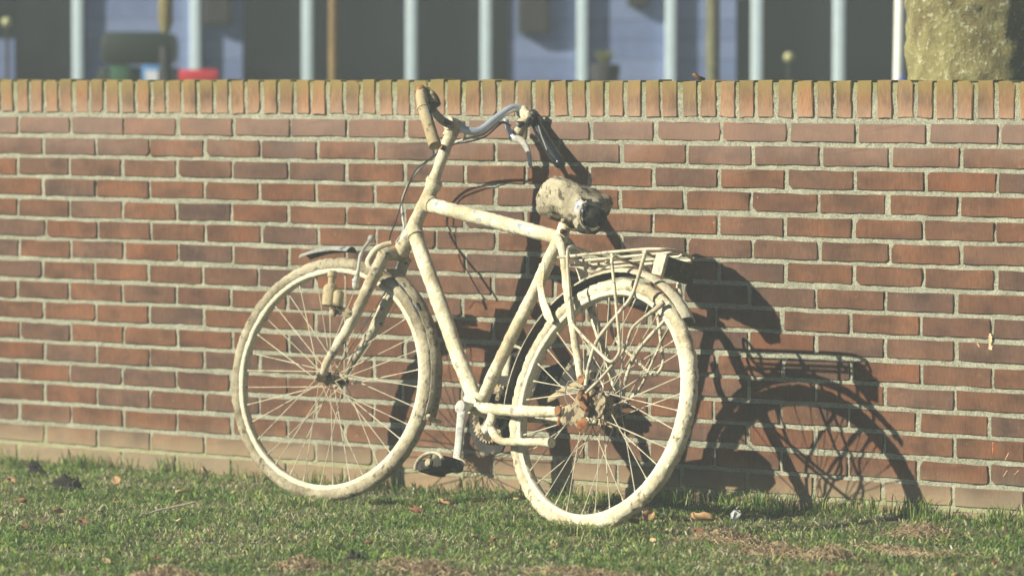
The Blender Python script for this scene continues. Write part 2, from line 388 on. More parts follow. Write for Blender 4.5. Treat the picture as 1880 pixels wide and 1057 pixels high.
def brick_mesh(lx, lz, depth, seed, rnd=.006):
    """front face towards -y with a rough, worn outline; 14-corner outline, chamfer ring, sides"""
    r = random.Random(seed); pts = []
    hx, hz = lx / 2, lz / 2
    def e(k=.0008): return r.gauss(0, k)
    c = [rnd * r.uniform(.5, 1.5) for _ in range(4)]
    if seed % 4 == 1: c[r.randrange(4)] = r.uniform(.008, .014)          # a chipped corner
    long = lx > lz
    nx_, nz_ = (4, 1) if long else (1, 3)
    out = []
    def side(p, q, n):
        for i in range(1, n + 1):
            t = i / (n + 1); out.append((p[0] + (q[0] - p[0]) * t, p[1] + (q[1] - p[1]) * t))
    cs = [((-hx, -hz + c[0]), (-hx + c[0], -hz)), ((hx - c[1], -hz), (hx, -hz + c[1])), ((hx, hz - c[2]), (hx - c[2], hz)), ((-hx + c[3], hz), (-hx, hz - c[3]))]
    for i in range(4):
        out.append(cs[i][0]); out.append(cs[i][1]); side(cs[i][1], cs[(i + 1) % 4][0], nx_ if i % 2 == 0 else nz_)
    out = [(a + e(), b + e()) for a, b in out]
    m = len(out); v = []
    ch = .0018
    for a, b in out: v.append((a * (1 - ch / hx) + e(.0004), 0 + e(.0005), b * (1 - ch / hz) + e(.0004)))
    for a, b in out: v.append((a, .0022 + e(.0004), b))
    for a, b in out: v.append((a * 1.002, depth, b * 1.002))
    f = [tuple(range(m))]
    for k in range(2):
        for i in range(m): f.append((k * m + i, (k + 1) * m + i, (k + 1) * m + (i + 1) % m, k * m + (i + 1) % m))
    f = [f[0]] + f[1:]
    return v, f

BR_V = [brick_mesh(.2085, .0495, .06, s, .0025) for s in range(14)]
CP_V = [brick_mesh(.0480, .099, .06, 100 + s, .002) for s in range(12)]
def to_mesh(name, vf, mat):
    me = bpy.data.meshes.new(name); me.from_pydata(vf[0], [], vf[1]); me.materials.append(mat)
    return me
BR_M = [to_mesh("brick", q, M_BRICK) for q in BR_V]
CP_M = [to_mesh("coping_brick", q, M_COPING) for q in CP_V]

def brick_spots():
    r = random.Random(3); out = []
    for k in range(1, 18):
        zc = BED0 - (k - .5) * PITCH + r.gauss(0, .0006)
        drift = .024 * max(0, k - 1) / 14
        off = (0 if k % 2 else .5) * BL + r.gauss(0, .003)
        for i in range(-14, 32):
            x0 = off + i * BL; x0 -= drift * x0 / (15.5 * BL)
            x = x0 + BL / 2 + r.gauss(0, .0014)
            out.append((k, x, zc + r.gauss(0, .0008), -.001 - abs(r.gauss(0, .0008)), r.gauss(0, .0035), r.uniform(.985, 1.012)))
    return out
rest_v = []; rest_f = []
for (k, x, z, dy, ry, sx) in brick_spots():
    idx = random.randrange(len(BR_M))
    seen = -.17 < x < 3.74 and (k <= 16 or x < 1.9)
    if seen:
        o = link("brick", BR_M[idx], wall, (x - WX, dy, z)); o.scale = (sx, 1, 1); o.rotation_euler = (random.gauss(0, .004), ry, random.gauss(0, .003))
    else:
        b0 = len(rest_v); rest_v += [(a * sx + x - WX, b + dy, c + z) for a, b, c in BR_V[idx][0]]; rest_f += [tuple(b0 + q for q in f) for f in BR_V[idx][1]]
cp_v = []; cp_f = []
for i in range(-48, 106):
    x = .0205 + i * .0631 + random.gauss(0, .0018); z = BED0 + .0085 + .0485 + random.gauss(0, .0008); dy = -.001 - abs(random.gauss(0, .0010))
    idx = random.randrange(len(CP_M))
    if -.10 < x < 3.66:
        o = link("coping_brick", CP_M[idx], wall, (x - WX, dy, z)); o.scale = (random.uniform(.95, 1.06), 1, random.uniform(.97, 1.01)); o.rotation_euler = (random.gauss(0, .004), random.gauss(0, .012), random.gauss(0, .012))
    else:
        b0 = len(cp_v); cp_v += [(a + x - WX, b + dy, c + z) for a, b, c in CP_V[idx][0]]; cp_f += [tuple(b0 + q for q in f) for f in CP_V[idx][1]]
def stuffpart(name, v, f, mat):
    me = bpy.data.meshes.new(name); me.from_pydata(v, [], f); me.materials.append(mat); o = link(name, me, wall); o["kind"] = "stuff"
stuffpart("brick_run", rest_v, rest_f, M_BRICK); stuffpart("coping_run", cp_v, cp_f, M_COPING)

def mortar():
    """front sheet of mortar, recessed a few mm, with real relief; a solid core behind it"""
    x0, x1, z0, z1 = -.3, 3.9, -.06, TOP - .003
    st = .0065; nx = int((x1 - x0) / st); nz = int((z1 - z0) / st)
    X, Z = np.meshgrid(np.linspace(x0, x1, nx + 1), np.linspace(z0, z1, nz + 1))
    Y = np.full_like(X, .0026)
    r = np.random.default_rng(5)
    a = r.normal(0, 1, X.shape)
    for _ in range(1): a = (a + np.roll(a, 1, 0) + np.roll(a, -1, 0) + np.roll(a, 1, 1) + np.roll(a, -1, 1)) / 5
    b = r.normal(0, 1, X.shape)
    for _ in range(12): b = (b + np.roll(b, 1, 0) + np.roll(b, -1, 0) + np.roll(b, 1, 1) + np.roll(b, -1, 1)) / 5
    Y += a * .0018 + b / b.std() * .0007
    Y = np.maximum(Y, .0006)
    V = np.stack([X - WX, Y, Z], -1).reshape(-1, 3)
    ii = np.arange(nx * nz); j = ii // nx; i = ii % nx; q = j * (nx + 1) + i
    F = np.stack([q, q + 1, q + nx + 2, q + nx + 1], -1)
    me = bpy.data.meshes.new("mortar"); me.vertices.add(len(V)); me.vertices.foreach_set("co", V.ravel())
    me.loops.add(F.size); me.loops.foreach_set("vertex_index", F.ravel().astype(np.int32))
    me.polygons.add(len(F)); me.polygons.foreach_set("loop_start", np.arange(len(F), dtype=np.int32) * 4)
    me.update(calc_edges=True); me.materials.append(M_MORTAR); link("mortar", me, wall)
    m = MB(); m.box((1.9 - WX, .1155, (TOP - .06) / 2 - .03), (9.9, .2, TOP + .06 - .009)); m.build("wall_core", M_MORTAR, wall, False)
    m = MB()
    for xa, xb in ((-3.05, -.302), (3.902, 6.85)): m.box(((xa + xb) / 2 - WX, .0074, (TOP - .06) / 2 - .0315), (xb - xa, .0089, TOP + .06 - .012))
    m.build("mortar_end", M_MORTAR, wall, False)
mortar()

# paint marks on the wall at the right
M_CHALK = simple("pale_peach_paint_smear", (.80, .50, .30), .8, 0, .3, 150); M_ORANGE = simple("orange_paint_drip", (.75, .20, .04), .7, 0, .2, 90)
def smear(name, x, z, w_, h, mat, seed, lean=0.0):
    r = random.Random(seed); m = MB(); L = []; Rr = []; n = 14
    for i in range(n + 1):
        t = i / n; zc = z - h / 2 + h * t; wd = w_ * (.35 + .65 * abs(math.sin(t * 5 + seed))) * r.uniform(.5, 1.1) * .5
        sh = r.uniform(-.2, .2) * w_ + lean * (t - .5)
        L.append((sh - wd, zc - z)); Rr.append((sh + wd, zc - z))
    m.plate(L + Rr[::-1], (x - WX, -.0022, z), (1, 0, 0), (0, 0, 1), .001)
    return m.build(name, mat, wall, False)
smear("paint_smear", 3.508, .497, .013, .042, M_CHALK, 1); smear("paint_smear", 3.47, .488, .004, .012, M_CHALK, 2, -.008)
smear("paint_drip", 3.517, .224, .003, .030, M_ORANGE, 3)
for i, (a, b, c) in enumerate(((3.56, .205, .02), (3.555, .16, .016), (3.59, .165, .012))): smear("paint_smear", a, b, .003, c, M_CHALK, 5 + i, .012)

# ------------------------------------------------------------------ the bicycle
RW = .340
Fv = Vector((-0.987688, 0.156434, 0)); Uv = Vector((0.040488, 0.255633, 0.965926)); Nv = Vector((-0.151104, -0.954034, 0.258819))
CEN = Vector((2.658728, -.53, 1.06 - .723848))
ORG = CEN - Uv * RW
bike = empty("bicycle", Matrix(((Fv.x, Nv.x, Uv.x, ORG.x), (Fv.y, Nv.y, Uv.y, ORG.y), (Fv.z, Nv.z, Uv.z, ORG.z), (0, 0, 0, 1))))
tag(bike, "old mud-caked city bicycle with rear rack leaning against the brick wall", "bicycle")
def B(a, b, w=0.0): return Vector((a, w, b + RW))
def Bs(*q): return [B(*t) for t in q]
def loc_dir(v): v = Vector(v); return Vector((v.dot(Fv), v.dot(Nv), v.dot(Uv)))
LUMP = [(.0017, 50), (.0013, 130)]

# frame
fr = MB()
fr.lathe(B(.468, -.045, -.036), (0, 1, 0), [(0, .014), (.001, .0225), (.071, .0225), (.072, .014)], 20)
fr.tube(Bs((.474, -.032), (.466, -.008)), .024, 14); fr.tube(Bs((.490, -.034), (.505, -.016)), .026, 14)
frame = fr.build("frame", M_FRAME, bike, True, LUMP)
MB().blob(B(.283, .424), .026, 2, (1, .8, 1.15)).build("seat_lug", M_FRAME, frame, True, LUMP)
MB().tube(Bs((.849, .508), (.66, .481), (.46, .452), (.285, .427)), [.0205, .0200, .0195, .0185], 24).build("top_tube", M_FRAMEB, frame, True, LUMP)
MB().tube(Bs((.882, .436), (.75, .278), (.61, .110), (.487, -.030)), [.0200, .0212, .0212, .0205], 24).build("down_tube", M_FRAME, frame, True, LUMP)
MB().tube(Bs((.284, .432), (.34, .285), (.41, .12), (.468, -.035)), [.0178, .0175, .0172, .0172], 16).build("seat_tube", M_FRAME, frame, True, LUMP)
ht = MB().tube(Bs((.835, .553), (.906, .383)), .0195, 16)
ht.tube(Bs((.829, .570), (.836, .552)), [.0215, .0225], 16); ht.tube(Bs((.904, .388), (.915, .364)), [.0235, .0225], 16)
ht.tube(Bs((.845, .514), (.82, .505)), .0235, 14); ht.tube(Bs((.882, .438), (.862, .415)), .024, 14)
ht.build("head_tube", M_FRAME, frame, True, (.0022, 50))
MB().tube(Bs((.445, -.050, .030), (.25, -.052, .044), (.07, -.046, .060)), [.0148, .0158, .0122], 14).build("chain_stay", M_FRAME, frame, True, LUMP)
MB().tube(Bs((.445, -.050, -.030), (.25, -.052, -.044), (.07, -.046, -.060)), [.0138, .0148, .0122], 12).build("chain_stay", M_FORK, frame, True, LUMP)
MB().tube(Bs((.276, .424, .016), (.235, .386, .026), (.165, .262, .040), (.028, .036, .064)), [.0125, .0120, .0112, .0098], 14).build("seat_stay", M_FRAME, frame, True, LUMP)
MB().tube(Bs((.276, .424, -.016), (.235, .386, -.026), (.165, .262, -.040), (.022, .036, -.064)), [.0125, .0120, .0112, .0098], 12).build("seat_stay", M_FRAME, frame, True, LUMP)
for sgn in (1, -1):
    d = MB(); d.plate([(.085, -.040), (.082, -.056), (.03, -.056), (.008, -.062), (-.022, -.052), (-.026, -.020), (-.004, -.014), (.010, .018), (.022, .048), (.037, .044), (.030, .008), (.040, -.020)], B(0, 0, .062 * sgn), (1, 0, 0), (0, 0, 1), .006)
    d.build("dropout", M_RUST, frame, False)
c = MB(); c.tube(Bs((.083, -.030, .0615), (.082, -.085, .060)), .0075, 8); c.lathe(B(.083, -.047, .046), (0, 1, 0), [(0, .0125), (.03, .0125)], 12)
c.build("cable_clamp", M_RUSTY, frame, True, (.002, 90))
sb = MB().tube(Bs((.281, .418), (.275, .470)), [.019, .0165], 14); sb.blob(B(.2765, .470), .0155, 2); sb.build("seat_clamp", M_FRAME, bike, True, LUMP)
c = MB(); c.lathe(B(.262, .440, .006), (-.35, 1, 0), [(0, .0075), (.018, .0075), (.024, .004)], 10); c.build("seat_bolt", M_RUSTY, bike)

# saddle: nose turned out from the wall and drooping
def saddle():
    nose = Vector((.82, -.54, -.15)).normalized(); side = nose.cross(Vector((.15, .28, .95))).normalized(); top = side.cross(nose).normalized()
    side.normalize()
    C0 = ORG + Fv * .218 + Nv * .012 + Uv * (.518 + RW)
    root = empty("saddle", None, bike)
    def W(s, x, h): return B0(C0 + nose * s + side * x + top * (h + .012 - (2.0 if s > 0 else 1.2) * s * s))
    def B0(P):
        d = P - ORG; return Vector((d.dot(Fv), d.dot(Nv), d.dot(Uv)))
    prof = [(-.120, .050, .014, .032), (-.114, .074, .028, .060), (-.09, .090, .035, .072), (-.05, .094, .036, .072), (-.01, .086, .034, .066), (.03, .070, .033, .058), (.07, .050, .031, .050), (.105, .038, .028, .046), (.125, .032, .024, .040), (.138, .020, .013, .026)]
    m = MB(); seg = 26
    for (s, hw, ht_, sk) in prof:
        for k in range(seg):
            t = k / seg * 2 * math.pi; cx, sy = math.cos(t), math.sin(t)
            x = hw * math.copysign(abs(cx) ** .38, cx)
            h = ht_ * math.copysign(abs(sy) ** .8, sy) if sy > 0 else -sk * abs(sy) ** .55 + .0
            if sy < 0: x *= 1 - .10 * abs(sy)
            m.v.append(W(s, x, h))
    n = len(prof)
    for i in range(n - 1):
        for k in range(seg): m.f.append((i * seg + k, i * seg + (k + 1) % seg, (i + 1) * seg + (k + 1) % seg, (i + 1) * seg + k))
    m.f.append(tuple(reversed(range(seg)))); m.f.append(tuple((n - 1) * seg + k for k in range(seg)))
    me = m.mesh("cover", M_SADDLE, True)
    bm = bmesh.new(); bm.from_mesh(me); bmesh.ops.recalc_face_normals(bm, faces=bm.faces)
    bmesh.ops.subdivide_edges(bm, edges=list(bm.edges), cuts=2, use_grid_fill=True, smooth=.6); bm.to_mesh(me); bm.free()
    me.update(); nn = [v.normal.copy() for v in me.vertices]
    for v, q in zip(me.vertices, nn): v.co += q * (.011 * noise.noise(v.co * 22) + .0055 * noise.noise(v.co * 60) + .002 * noise.noise(v.co * 160))
    me.materials.append(M_FOAM); me.materials.append(M_BLUEVINYL); me.materials.append(M_SADSHADE)
    hole = W(.112, .016, .018); vin = W(.105, .046, .012); vin2 = W(.10, .046, -.03)
    Q0 = B0(C0); SD = loc_dir(side); TP = loc_dir(top); NS = loc_dir(nose)
    for p in me.polygons:
        p.use_smooth = True
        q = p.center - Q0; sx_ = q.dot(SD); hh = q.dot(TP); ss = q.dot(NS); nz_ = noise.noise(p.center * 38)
        if hh < .006 + .012 * nz_ - .10 * max(0, sx_) and sx_ < .030 + .012 * nz_ + .25 * max(0, -ss): p.material_index = 3  # paints the shade on the right flank and lower front
        d = p.center - hole; k = .040 * (1 + .45 * noise.noise(p.center * 45))
        if Vector((d.x, d.y, d.z * 1.3)).length < k: p.material_index = 1
        if (p.center - vin).length < .022 * (1 + .5 * noise.noise(p.center * 60)) or (p.center - vin2).length < .010: p.material_index = 2
    link("cover", me, root)
    # rolled, torn edge of the cover round the hole
    t = MB(); L = []
    for k in range(15):
        a = -2.7 + k / 14 * 3.6; L.append(W(.128 - .014 * math.sin(a), .010 + .034 * math.cos(a), .010 + .028 * math.sin(a)))
    t.tube(L, [.003 + .002 * abs(math.sin(k * 1.7)) for k in range(15)], 8, .006); t.build("torn_edge", M_SADDLE, root, True, (.003, 80))
    for sx in (-1, 1):
        s = MB(); s.tube([W(-.085, sx * .05, -.045), W(-.02, sx * .024, -.062), W(.04, sx * .02, -.058), W(.09, sx * .014, -.040)], .0045, 8); s.build("saddle_rail", M_RUST, root)
    c = MB(); c.tube([B(.276, .465), W(-.005, 0, -.07)], .0125, 12); c.build("seat_post", M_RUST, bike, True, LUMP)
    c = MB(); c.tube([W(-.005, -.030, -.064), W(-.005, .030, -.064)], .012, 10); c.build("saddle_clamp", M_RUST, root, True, (.002, 60))
saddle()

# wheels
def wheel(name, M, RW, tyre_mat, n_spokes, flange, hub_prof, lump, hub_mat):
    wroot = empty(name, M, bike)
    pr = []
    for k in range(14):
        t = 2 * math.pi * k / 14; pr.append((.0195 * math.cos(t), RW - .0190 + .0190 * math.sin(t)))
    MB().revolve(pr, 300).build("tyre", tyre_mat, wroot, True, lump)
    ri = RW - .036
    MB().revolve([(-.0135, ri + .006), (-.0148, ri + .002), (-.0143, ri - .005), (-.0125, ri - .0075), (0, ri - .0085), (.0125, ri - .0075), (.0143, ri - .005), (.0148, ri + .002), (.0135, ri + .006)], 160).build("rim", M_RIM, wroot, True, (.0006, 60))
    h = MB(); h.lathe((0, 0, 0), (0, 1, 0), hub_prof, 24); hub = h.build("hub", hub_mat, wroot, True, (.0015, 70))
    half = n_spokes // 4; fy, frd = flange
    for sd in (1, -1):
        for tr in (1, -1):
            a0 = (0 if sd == 1 else math.pi / (n_spokes / 2)) + (0 if tr == 1 else math.pi / half)
            ah = a0 + tr * math.radians(62)
            p0 = Vector((frd * math.cos(ah), sd * fy, frd * math.sin(ah))); p1 = Vector(((ri - .007) * math.cos(a0), sd * .002, (ri - .007) * math.sin(a0)))
            s = MB(); s.tube([p0, p1], .00145, 5, .03); d = (p1 - p0).normalized(); s.tube([p1 - d * .016, p1 + d * .004], .0024, 6, .02)
            me = s.mesh("spoke", M_SPOKE, True, (.0005, 90))
            for k in range(half):
                o = link("spoke", me, wroot); o.rotation_euler = (0, 2 * math.pi * k / half + random.gauss(0, .012), 0)
    return wroot
HUBF = [(-.056, .004), (-.05, .009), (-.036, .010), (-.034, .022), (-.030, .022), (-.028, .013), (0, .0125), (.028, .013), (.030, .022), (.034, .022), (.036, .010), (.05, .009), (.06, .005)]
HUBR = [(-.066, .006), (-.05, .012), (-.036, .020), (-.034, .036), (-.030, .036), (-.028, .026), (0, .024), (.026, .028), (.028, .040), (.034, .042), (.037, .036), (.052, .034), (.056, .012), (.078, .008), (.079, .003)]
rear = wheel("rear_wheel", Matrix.Translation(B(0, -.012)), .335, M_TYRE, 36, (.032, .034), HUBR, [(.0032, 55), (.0026, 150)], M_RUST)
AX0 = B(.838, .549); AX1 = B(.910, .377); AX = (AX0 - AX1).normalized()
STEER = math.radians(16)
RS = Matrix.Translation(AX1) @ Matrix.Rotation(STEER, 4, AX) @ Matrix.Translation(-AX1)
perp = (Vector((1, 0, 0)) - AX * AX.x).normalized()
FC0 = AX1 - AX * .416 + perp * .02
front = wheel("front_wheel", RS @ Matrix.Translation(FC0), .339, M_TYREF, 36, (.032, .020), HUBF, [(.0024, 50), (.0020, 150)], M_RUST)
def St(a, b, w=0.0): return RS @ B(a, b, w)
def Sts(*q): return [St(*t) for t in q]
fca, fcb = FC0.x, FC0.z - RW
# broken brake plate, arm and wire on the rear hub
c = MB(); c.plate([(-.014, .034), (.012, .032), (.030, .016), (.034, -.010), (.024, -.030), (0, -.036), (-.026, -.028), (-.036, -.004), (-.032, .020)], B(-.028, -.022, .048), (1, 0, 0), (0, 0, 1), .005); c.build("brake_plate", M_RUST, rear and bike, False)
c = MB(); c.tube(Bs((.012, .010, .072), (-.005, -.020, .08), (-.03, -.040, .078)), .007, 8); c.lathe(B(-.004, -.012, .062), (0, 1, 0), [(0, .014), (.012, .014), (.014, .008), (.028, .007)], 10)
c.lathe(B(.020, .040, .062), (0, 1, 0), [(0, .014), (.012, .013)], 10); c.build("axle_nut", M_RUSTY, bike, True, (.003, 80))
c = MB(); c.tube(Bs((.07, -.075, .066), (.045, -.062, .068), (-.01, -.075, .068), (-.022, -.062, .066)), [.010, .016, .014, .008], 8, flat=.3); c.build("torque_arm", M_RUST, bike, True, (.002, 70))
MB().tube(Bs((.036, .032, .07), (.062, .030, .076), (.064, -.005, .078), (.048, -.030, .075)), .0017, 6, .008).build("loose_wire", M_STEEL, bike)
MB().tube(Bs((-.02, .040, .07), (-.05, .042, .076), (-.072, .022, .076), (-.060, -.004, .07), (-.045, -.022, .065)), .0019, 6, .008).build("loose_wire", M_STEEL, bike)

# fork
fk = MB(); fk.tube([AX1 - AX * .005, AX1 + AX * .02], .020, 14); fk.tube(Sts((.935, .352, .056), (.925, .366, .0), (.935, .352, -.056)), [.015, .021, .015], 12)
fork = fk.build("fork", M_FORK, bike, True, (.0025, 50))
for sg in (1, -1):
    MB().tube(Sts((.930, .358, .054 * sg), (.965, .262, .058 * sg), (1.018, .140, .058 * sg), (fca - .018, fcb + .048, .056 * sg), (fca, fcb - .004, .054 * sg)), [.0175, .0172, .0150, .0110, .0085], 14).build("fork_blade", M_FORK, fork, True, (.0026, 55))
    a = MB(); a.lathe(St(fca, fcb, .046 * sg), RS.to_3x3() @ Vector((0, sg, 0)), [(0, .013), (.012, .014), (.020, .011), (.034, .005)], 12); a.build("axle_nut", M_RUST, bike, True, (.002, 80))
# front brake: levers, pivot bolt, quick release strap
c = MB(); c.tube(Sts((.968, .305, .030), (.990, .330, .040), (.972, .372, .030), (.940, .392, .012)), [.006, .009, .009, .007], 8); c.tube(Sts((.958, .298, .045), (.985, .26, .04), (.996, .225, .036)), [.008, .011, .009], 8)
c.build("brake_caliper", M_GUARD, bike, True, (.0015, 70))
c = MB(); c.tube(Sts((.990, .395, .042), (1.010, .35, .05), (1.012, .30, .05), (1.018, .275, .048)), [.005, .0045, .005, .011], 8); c.blob(St(.988, .397, .042), .010, 2); c.blob(St(1.018, .268, .046), .012, 2, (.8, .8, 1.4)); c.build("brake_arm", M_ALU, bike, True, (.002, 70))
# bottle dynamo on the left blade
c = MB(); axd = (RS.to_3x3() @ Vector((.03, 0, 1))).normalized()
c.lathe(St(1.068, .196, .088), axd, [(0, .012), (.004, .021), (.052, .021), (.060, .016), (.064, .010), (.082, .010), (.084, .0135), (.098, .0135), (.101, .009)], 18)
c.lathe(St(1.040, .198, .088), axd, [(0, .010), (.003, .0145), (.040, .0145), (.046, .008)], 14)
dy = c.build("dynamo", M_GRIP, bike, True, (.0015, 60))
c = MB(); c.tube(Sts((1.055, .190, .086), (1.02, .186, .08), (.992, .182, .066)), [.010, .013, .011], 8, flat=.35); c.blob(St(1.048, .180, .09), .012, 2); c.build("dynamo_bracket", M_RUST, bike, True, (.003, 70))

# mudguards
def guard(name, M, R, a0, a1, hw, mat, lump=(.0015, 50), parent=None):
    o = MB(); th = .0022; P = []; n = 9
    for k in range(n): t = -1 + 2 * k / (n - 1); P.append((hw * t, R - .014 * t * t))
    prof = P + [(y * .95, r - th) for y, r in reversed(P)]
    o.revolve(prof, 70, True, math.radians(a0), math.radians(a1))
    o.mi = [(1 if 9 <= (i % 18) <= 16 else 0) for i in range(70 * 18)] + [0] * (len(o.f) - 70 * 18)  # inner faces get the painted-in shade
    q = o.build(name, [mat, M_UNDERSHADE], parent or bike, True, lump); q.matrix_local = M; return q
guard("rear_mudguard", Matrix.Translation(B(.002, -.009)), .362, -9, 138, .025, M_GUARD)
GF = RS @ Matrix.Translation(FC0)
guard("front_mudguard", GF, .372, 66, 92, .027, M_GREYG)
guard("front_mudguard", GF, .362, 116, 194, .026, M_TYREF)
c = MB(); c.tube([GF @ Vector((.365 * math.cos(math.radians(t)), y, .365 * math.sin(math.radians(t)))) for t, y in ((193, -.03), (193, .0), (192, .03), (191, .036))], .006, 8); c.build("mudguard_clip", M_GUARD, bike, True, (.002, 60))
# black scraped rubber patch under the front guard
c = MB(); c.tube([Vector((.346 * math.cos(math.radians(t)), .016, .346 * math.sin(math.radians(t)))) for t in (122, 128, 134, 140, 146)], [.004, .010, .006, .011, .005], 8, .008); c.build("tyre_tear", M_DARK, front, True, (.004, 90))

# rack
rk = empty("rack", None, bike); rw = .0042
MB().tube(Bs((.205, .360, .066), (.05, .376, .066), (-.12, .392, .066), (-.165, .395, .060), (-.176, .400, .03), (-.178, .402, 0), (-.176, .400, -.03), (-.165, .395, -.060), (-.12, .392, -.066), (.05, .376, -.066), (.19, .362, -.066)), rw, 8, .01).build("outer_rail", M_WIRE, rk, True, (.0006, 90))
for wv in (.024, -.020):
    MB().tube(Bs((.165, .362, wv), (.05, .373, wv), (-.10, .388, wv), (-.160, .394, wv * .9), (-.172, .400, wv * .8)), .0038, 8, .01).build("inner_rail", M_WIRE, rk, True, (.0006, 90))
for av, bv in ((.16, .358), (.005, .370), (-.11, .382)):
    MB().tube(Bs((av, bv + .004, .066), (av, bv, .03), (av, bv, -.03), (av, bv + .004, -.066)), .004, 8, .01).build("cross_bar", M_WIRE, rk)
for sg in (1, -1):
    MB().tube(Bs((-.122, .390, .067 * sg), (-.119, .330, .072 * sg), (-.115, .272, .077 * sg), (-.102, .248, .077 * sg), (-.015, .149, .073 * sg), (.004, .080, .070 * sg), (.002, .024, .070 * sg)), .0050, 8, .01).build("rack_strut", M_WIRE, rk, True, (.0007, 80))
    MB().tube(Bs((.163, .392, .0), (.164, .392, .045 * sg), (.165, .388, .070 * sg), (.162, .362, .073 * sg), (.108, .219, .075 * sg), (.084, .180, .076 * sg), (-.066, .096, .080 * sg), (-.092, .091, .080 * sg), (-.110, .116, .080 * sg), (-.101, .148, .080 * sg), (-.036, .298, .076 * sg), (-.004, .362, .070 * sg), (.002, .372, .055 * sg)), .0043, 8, .008).build("side_hoop", M_WIRE if sg > 0 else M_FORK, rk, True, (.0006, 80))
MB().tube(Bs((.214, .340, .030), (.19, .348, .024), (.164, .348, .020), (.120, .336, .010), (.078, .366, .0)), .0058, 8, .01).build("rack_bracket", M_WIRE, rk, True, (.0007, 80))
# mudguard stay and its clip
MB().tube(Bs((-.185, .262, .030), (-.166, .241, .036), (-.135, .213, .046), (-.113, .181, .056), (-.108, .129, .062), (-.06, .06, .068), (-.006, .004, .072)), [.0078, .0070, .0042, .0040, .0038, .0038, .0040], 8, .01).build("mudguard_stay", M_WIRE, bike, True, (.0007, 80))
MB().tube(Bs((-.185, .262, -.030), (-.13, .20, -.05), (-.06, .06, -.068), (-.006, .004, -.072)), .0038, 8, .01).build("mudguard_stay", M_WIRE, bike, True, (.0007, 80))
# tail lamp block under the rear of the rack
c = MB(); c.box(B(-.168, .356, -.008), (.036, .112, .054), Matrix.Rotation(math.radians(-6), 3, "Y"), .009, 2)
lamp = c.build("tail_lamp", mudmat("mud_specked_dark_lamp", (.085, .072, .05), (.045, .038, .03), (.26, .22, .15), .12, 0, .8), bike, True, (.0016, 60))
c = MB(); c.box(B(-.168, .356, .052), (.039, .012, .057), Matrix.Rotation(math.radians(-6), 3, "Y"), .005, 1); c.build("lamp_cap", M_GUARD, lamp, True, (.0012, 60))
c = MB(); c.tube(Bs((-.176, .320, -.02), (-.190, .29, -.02), (-.192, .262, -.015)), .005, 8); c.build("lamp_bracket", M_FORK, bike)
# seat-tube mounted bent bracket
MB().tube(Bs((.300, .350, .032), (.292, .322, .034), (.288, .292, .034), (.268, .252, .034), (.236, .212, .034), (.212, .192, .034)), [.011, .013, .011, .012, .014, .006], 10, .01, flat=.35, flatdir=(0, 1, 0)).build("bent_bracket", M_FRAME, bike, True, (.0012, 60))

# cranks, chainring, pedals
def crank(w0, w1, p0, p1, mat):
    c = MB(); c.tube([B(*p0, w0), B(p0[0] * .5 + p1[0] * .5, p0[1] * .5 + p1[1] * .5, (w0 + w1) / 2), B(*p1, w1)], [.0165, .0135, .0135], 12, flat=.62, flatdir=(0, 1, 0))
    c.lathe(B(*p0, w0 - .012), (0, 1, 0), [(0, .014), (.002, .018), (.022, .018), (.026, .012), (.0265, .003)], 18)
    return c.build("crank", mat, bike, True, (.0008, 60))
crank(.078, .100, (.448, -.060), (.402, -.216), M_ALU)
crank(-.078, -.100, (.468, -.045), (.508, .118), M_FORK)
MB().tube(Bs((.462, -.050, .03), (.452, -.056, .07)), .012, 12).build("bottom_bracket_axle", M_FORK, bike)
def pedal(a, b, w0, w1):
    r = empty("pedal", None, bike); wc = (w0 + w1) / 2; sg = 1 if w1 > w0 else -1
    T = Matrix.Rotation(math.radians(14), 3, 'Y')
    m = MB(); m.box(B(a, b, wc), (.070, abs(w1 - w0) * .92, .024), T, .006); m.build("core", M_PEDAL, r, True, (.002, 60))
    for s in (-1, 1):
        off = T @ Vector((s * .034, 0, 0))
        m = MB(); m.box(B(a, b, wc) + off, (.026, abs(w1 - w0), .034), T, .009, 1); m.build("rubber_block", M_PEDAL, r, True, (.0025, 70))
    for ww in (w0, w1):
        m = MB(); L = []
        for k in range(11):
            t = math.pi * (1 - k / 10) - .2; L.append(B(a, b, ww) + T @ Vector((.052 * math.cos(t), 0, .030 * math.sin(t) - .004)))
        m.tube(L, .0042, 8, .006, flat=1.6, flatdir=(0, 1, 0)); m.build("cage", M_GUARD, r, True, (.001, 80))
    m = MB(); m.tube([B(a, b, w0 - sg * .02), B(a, b, w1 + sg * .006)], .0075, 10); m.lathe(B(a, b, w1), (0, sg, 0), [(0, .011), (.006, .010), (.008, .004)], 12); m.build("spindle", M_RUST, r)
pedal(.402, -.232, .112, .196); pedal(.510, .118, -.112, -.190)
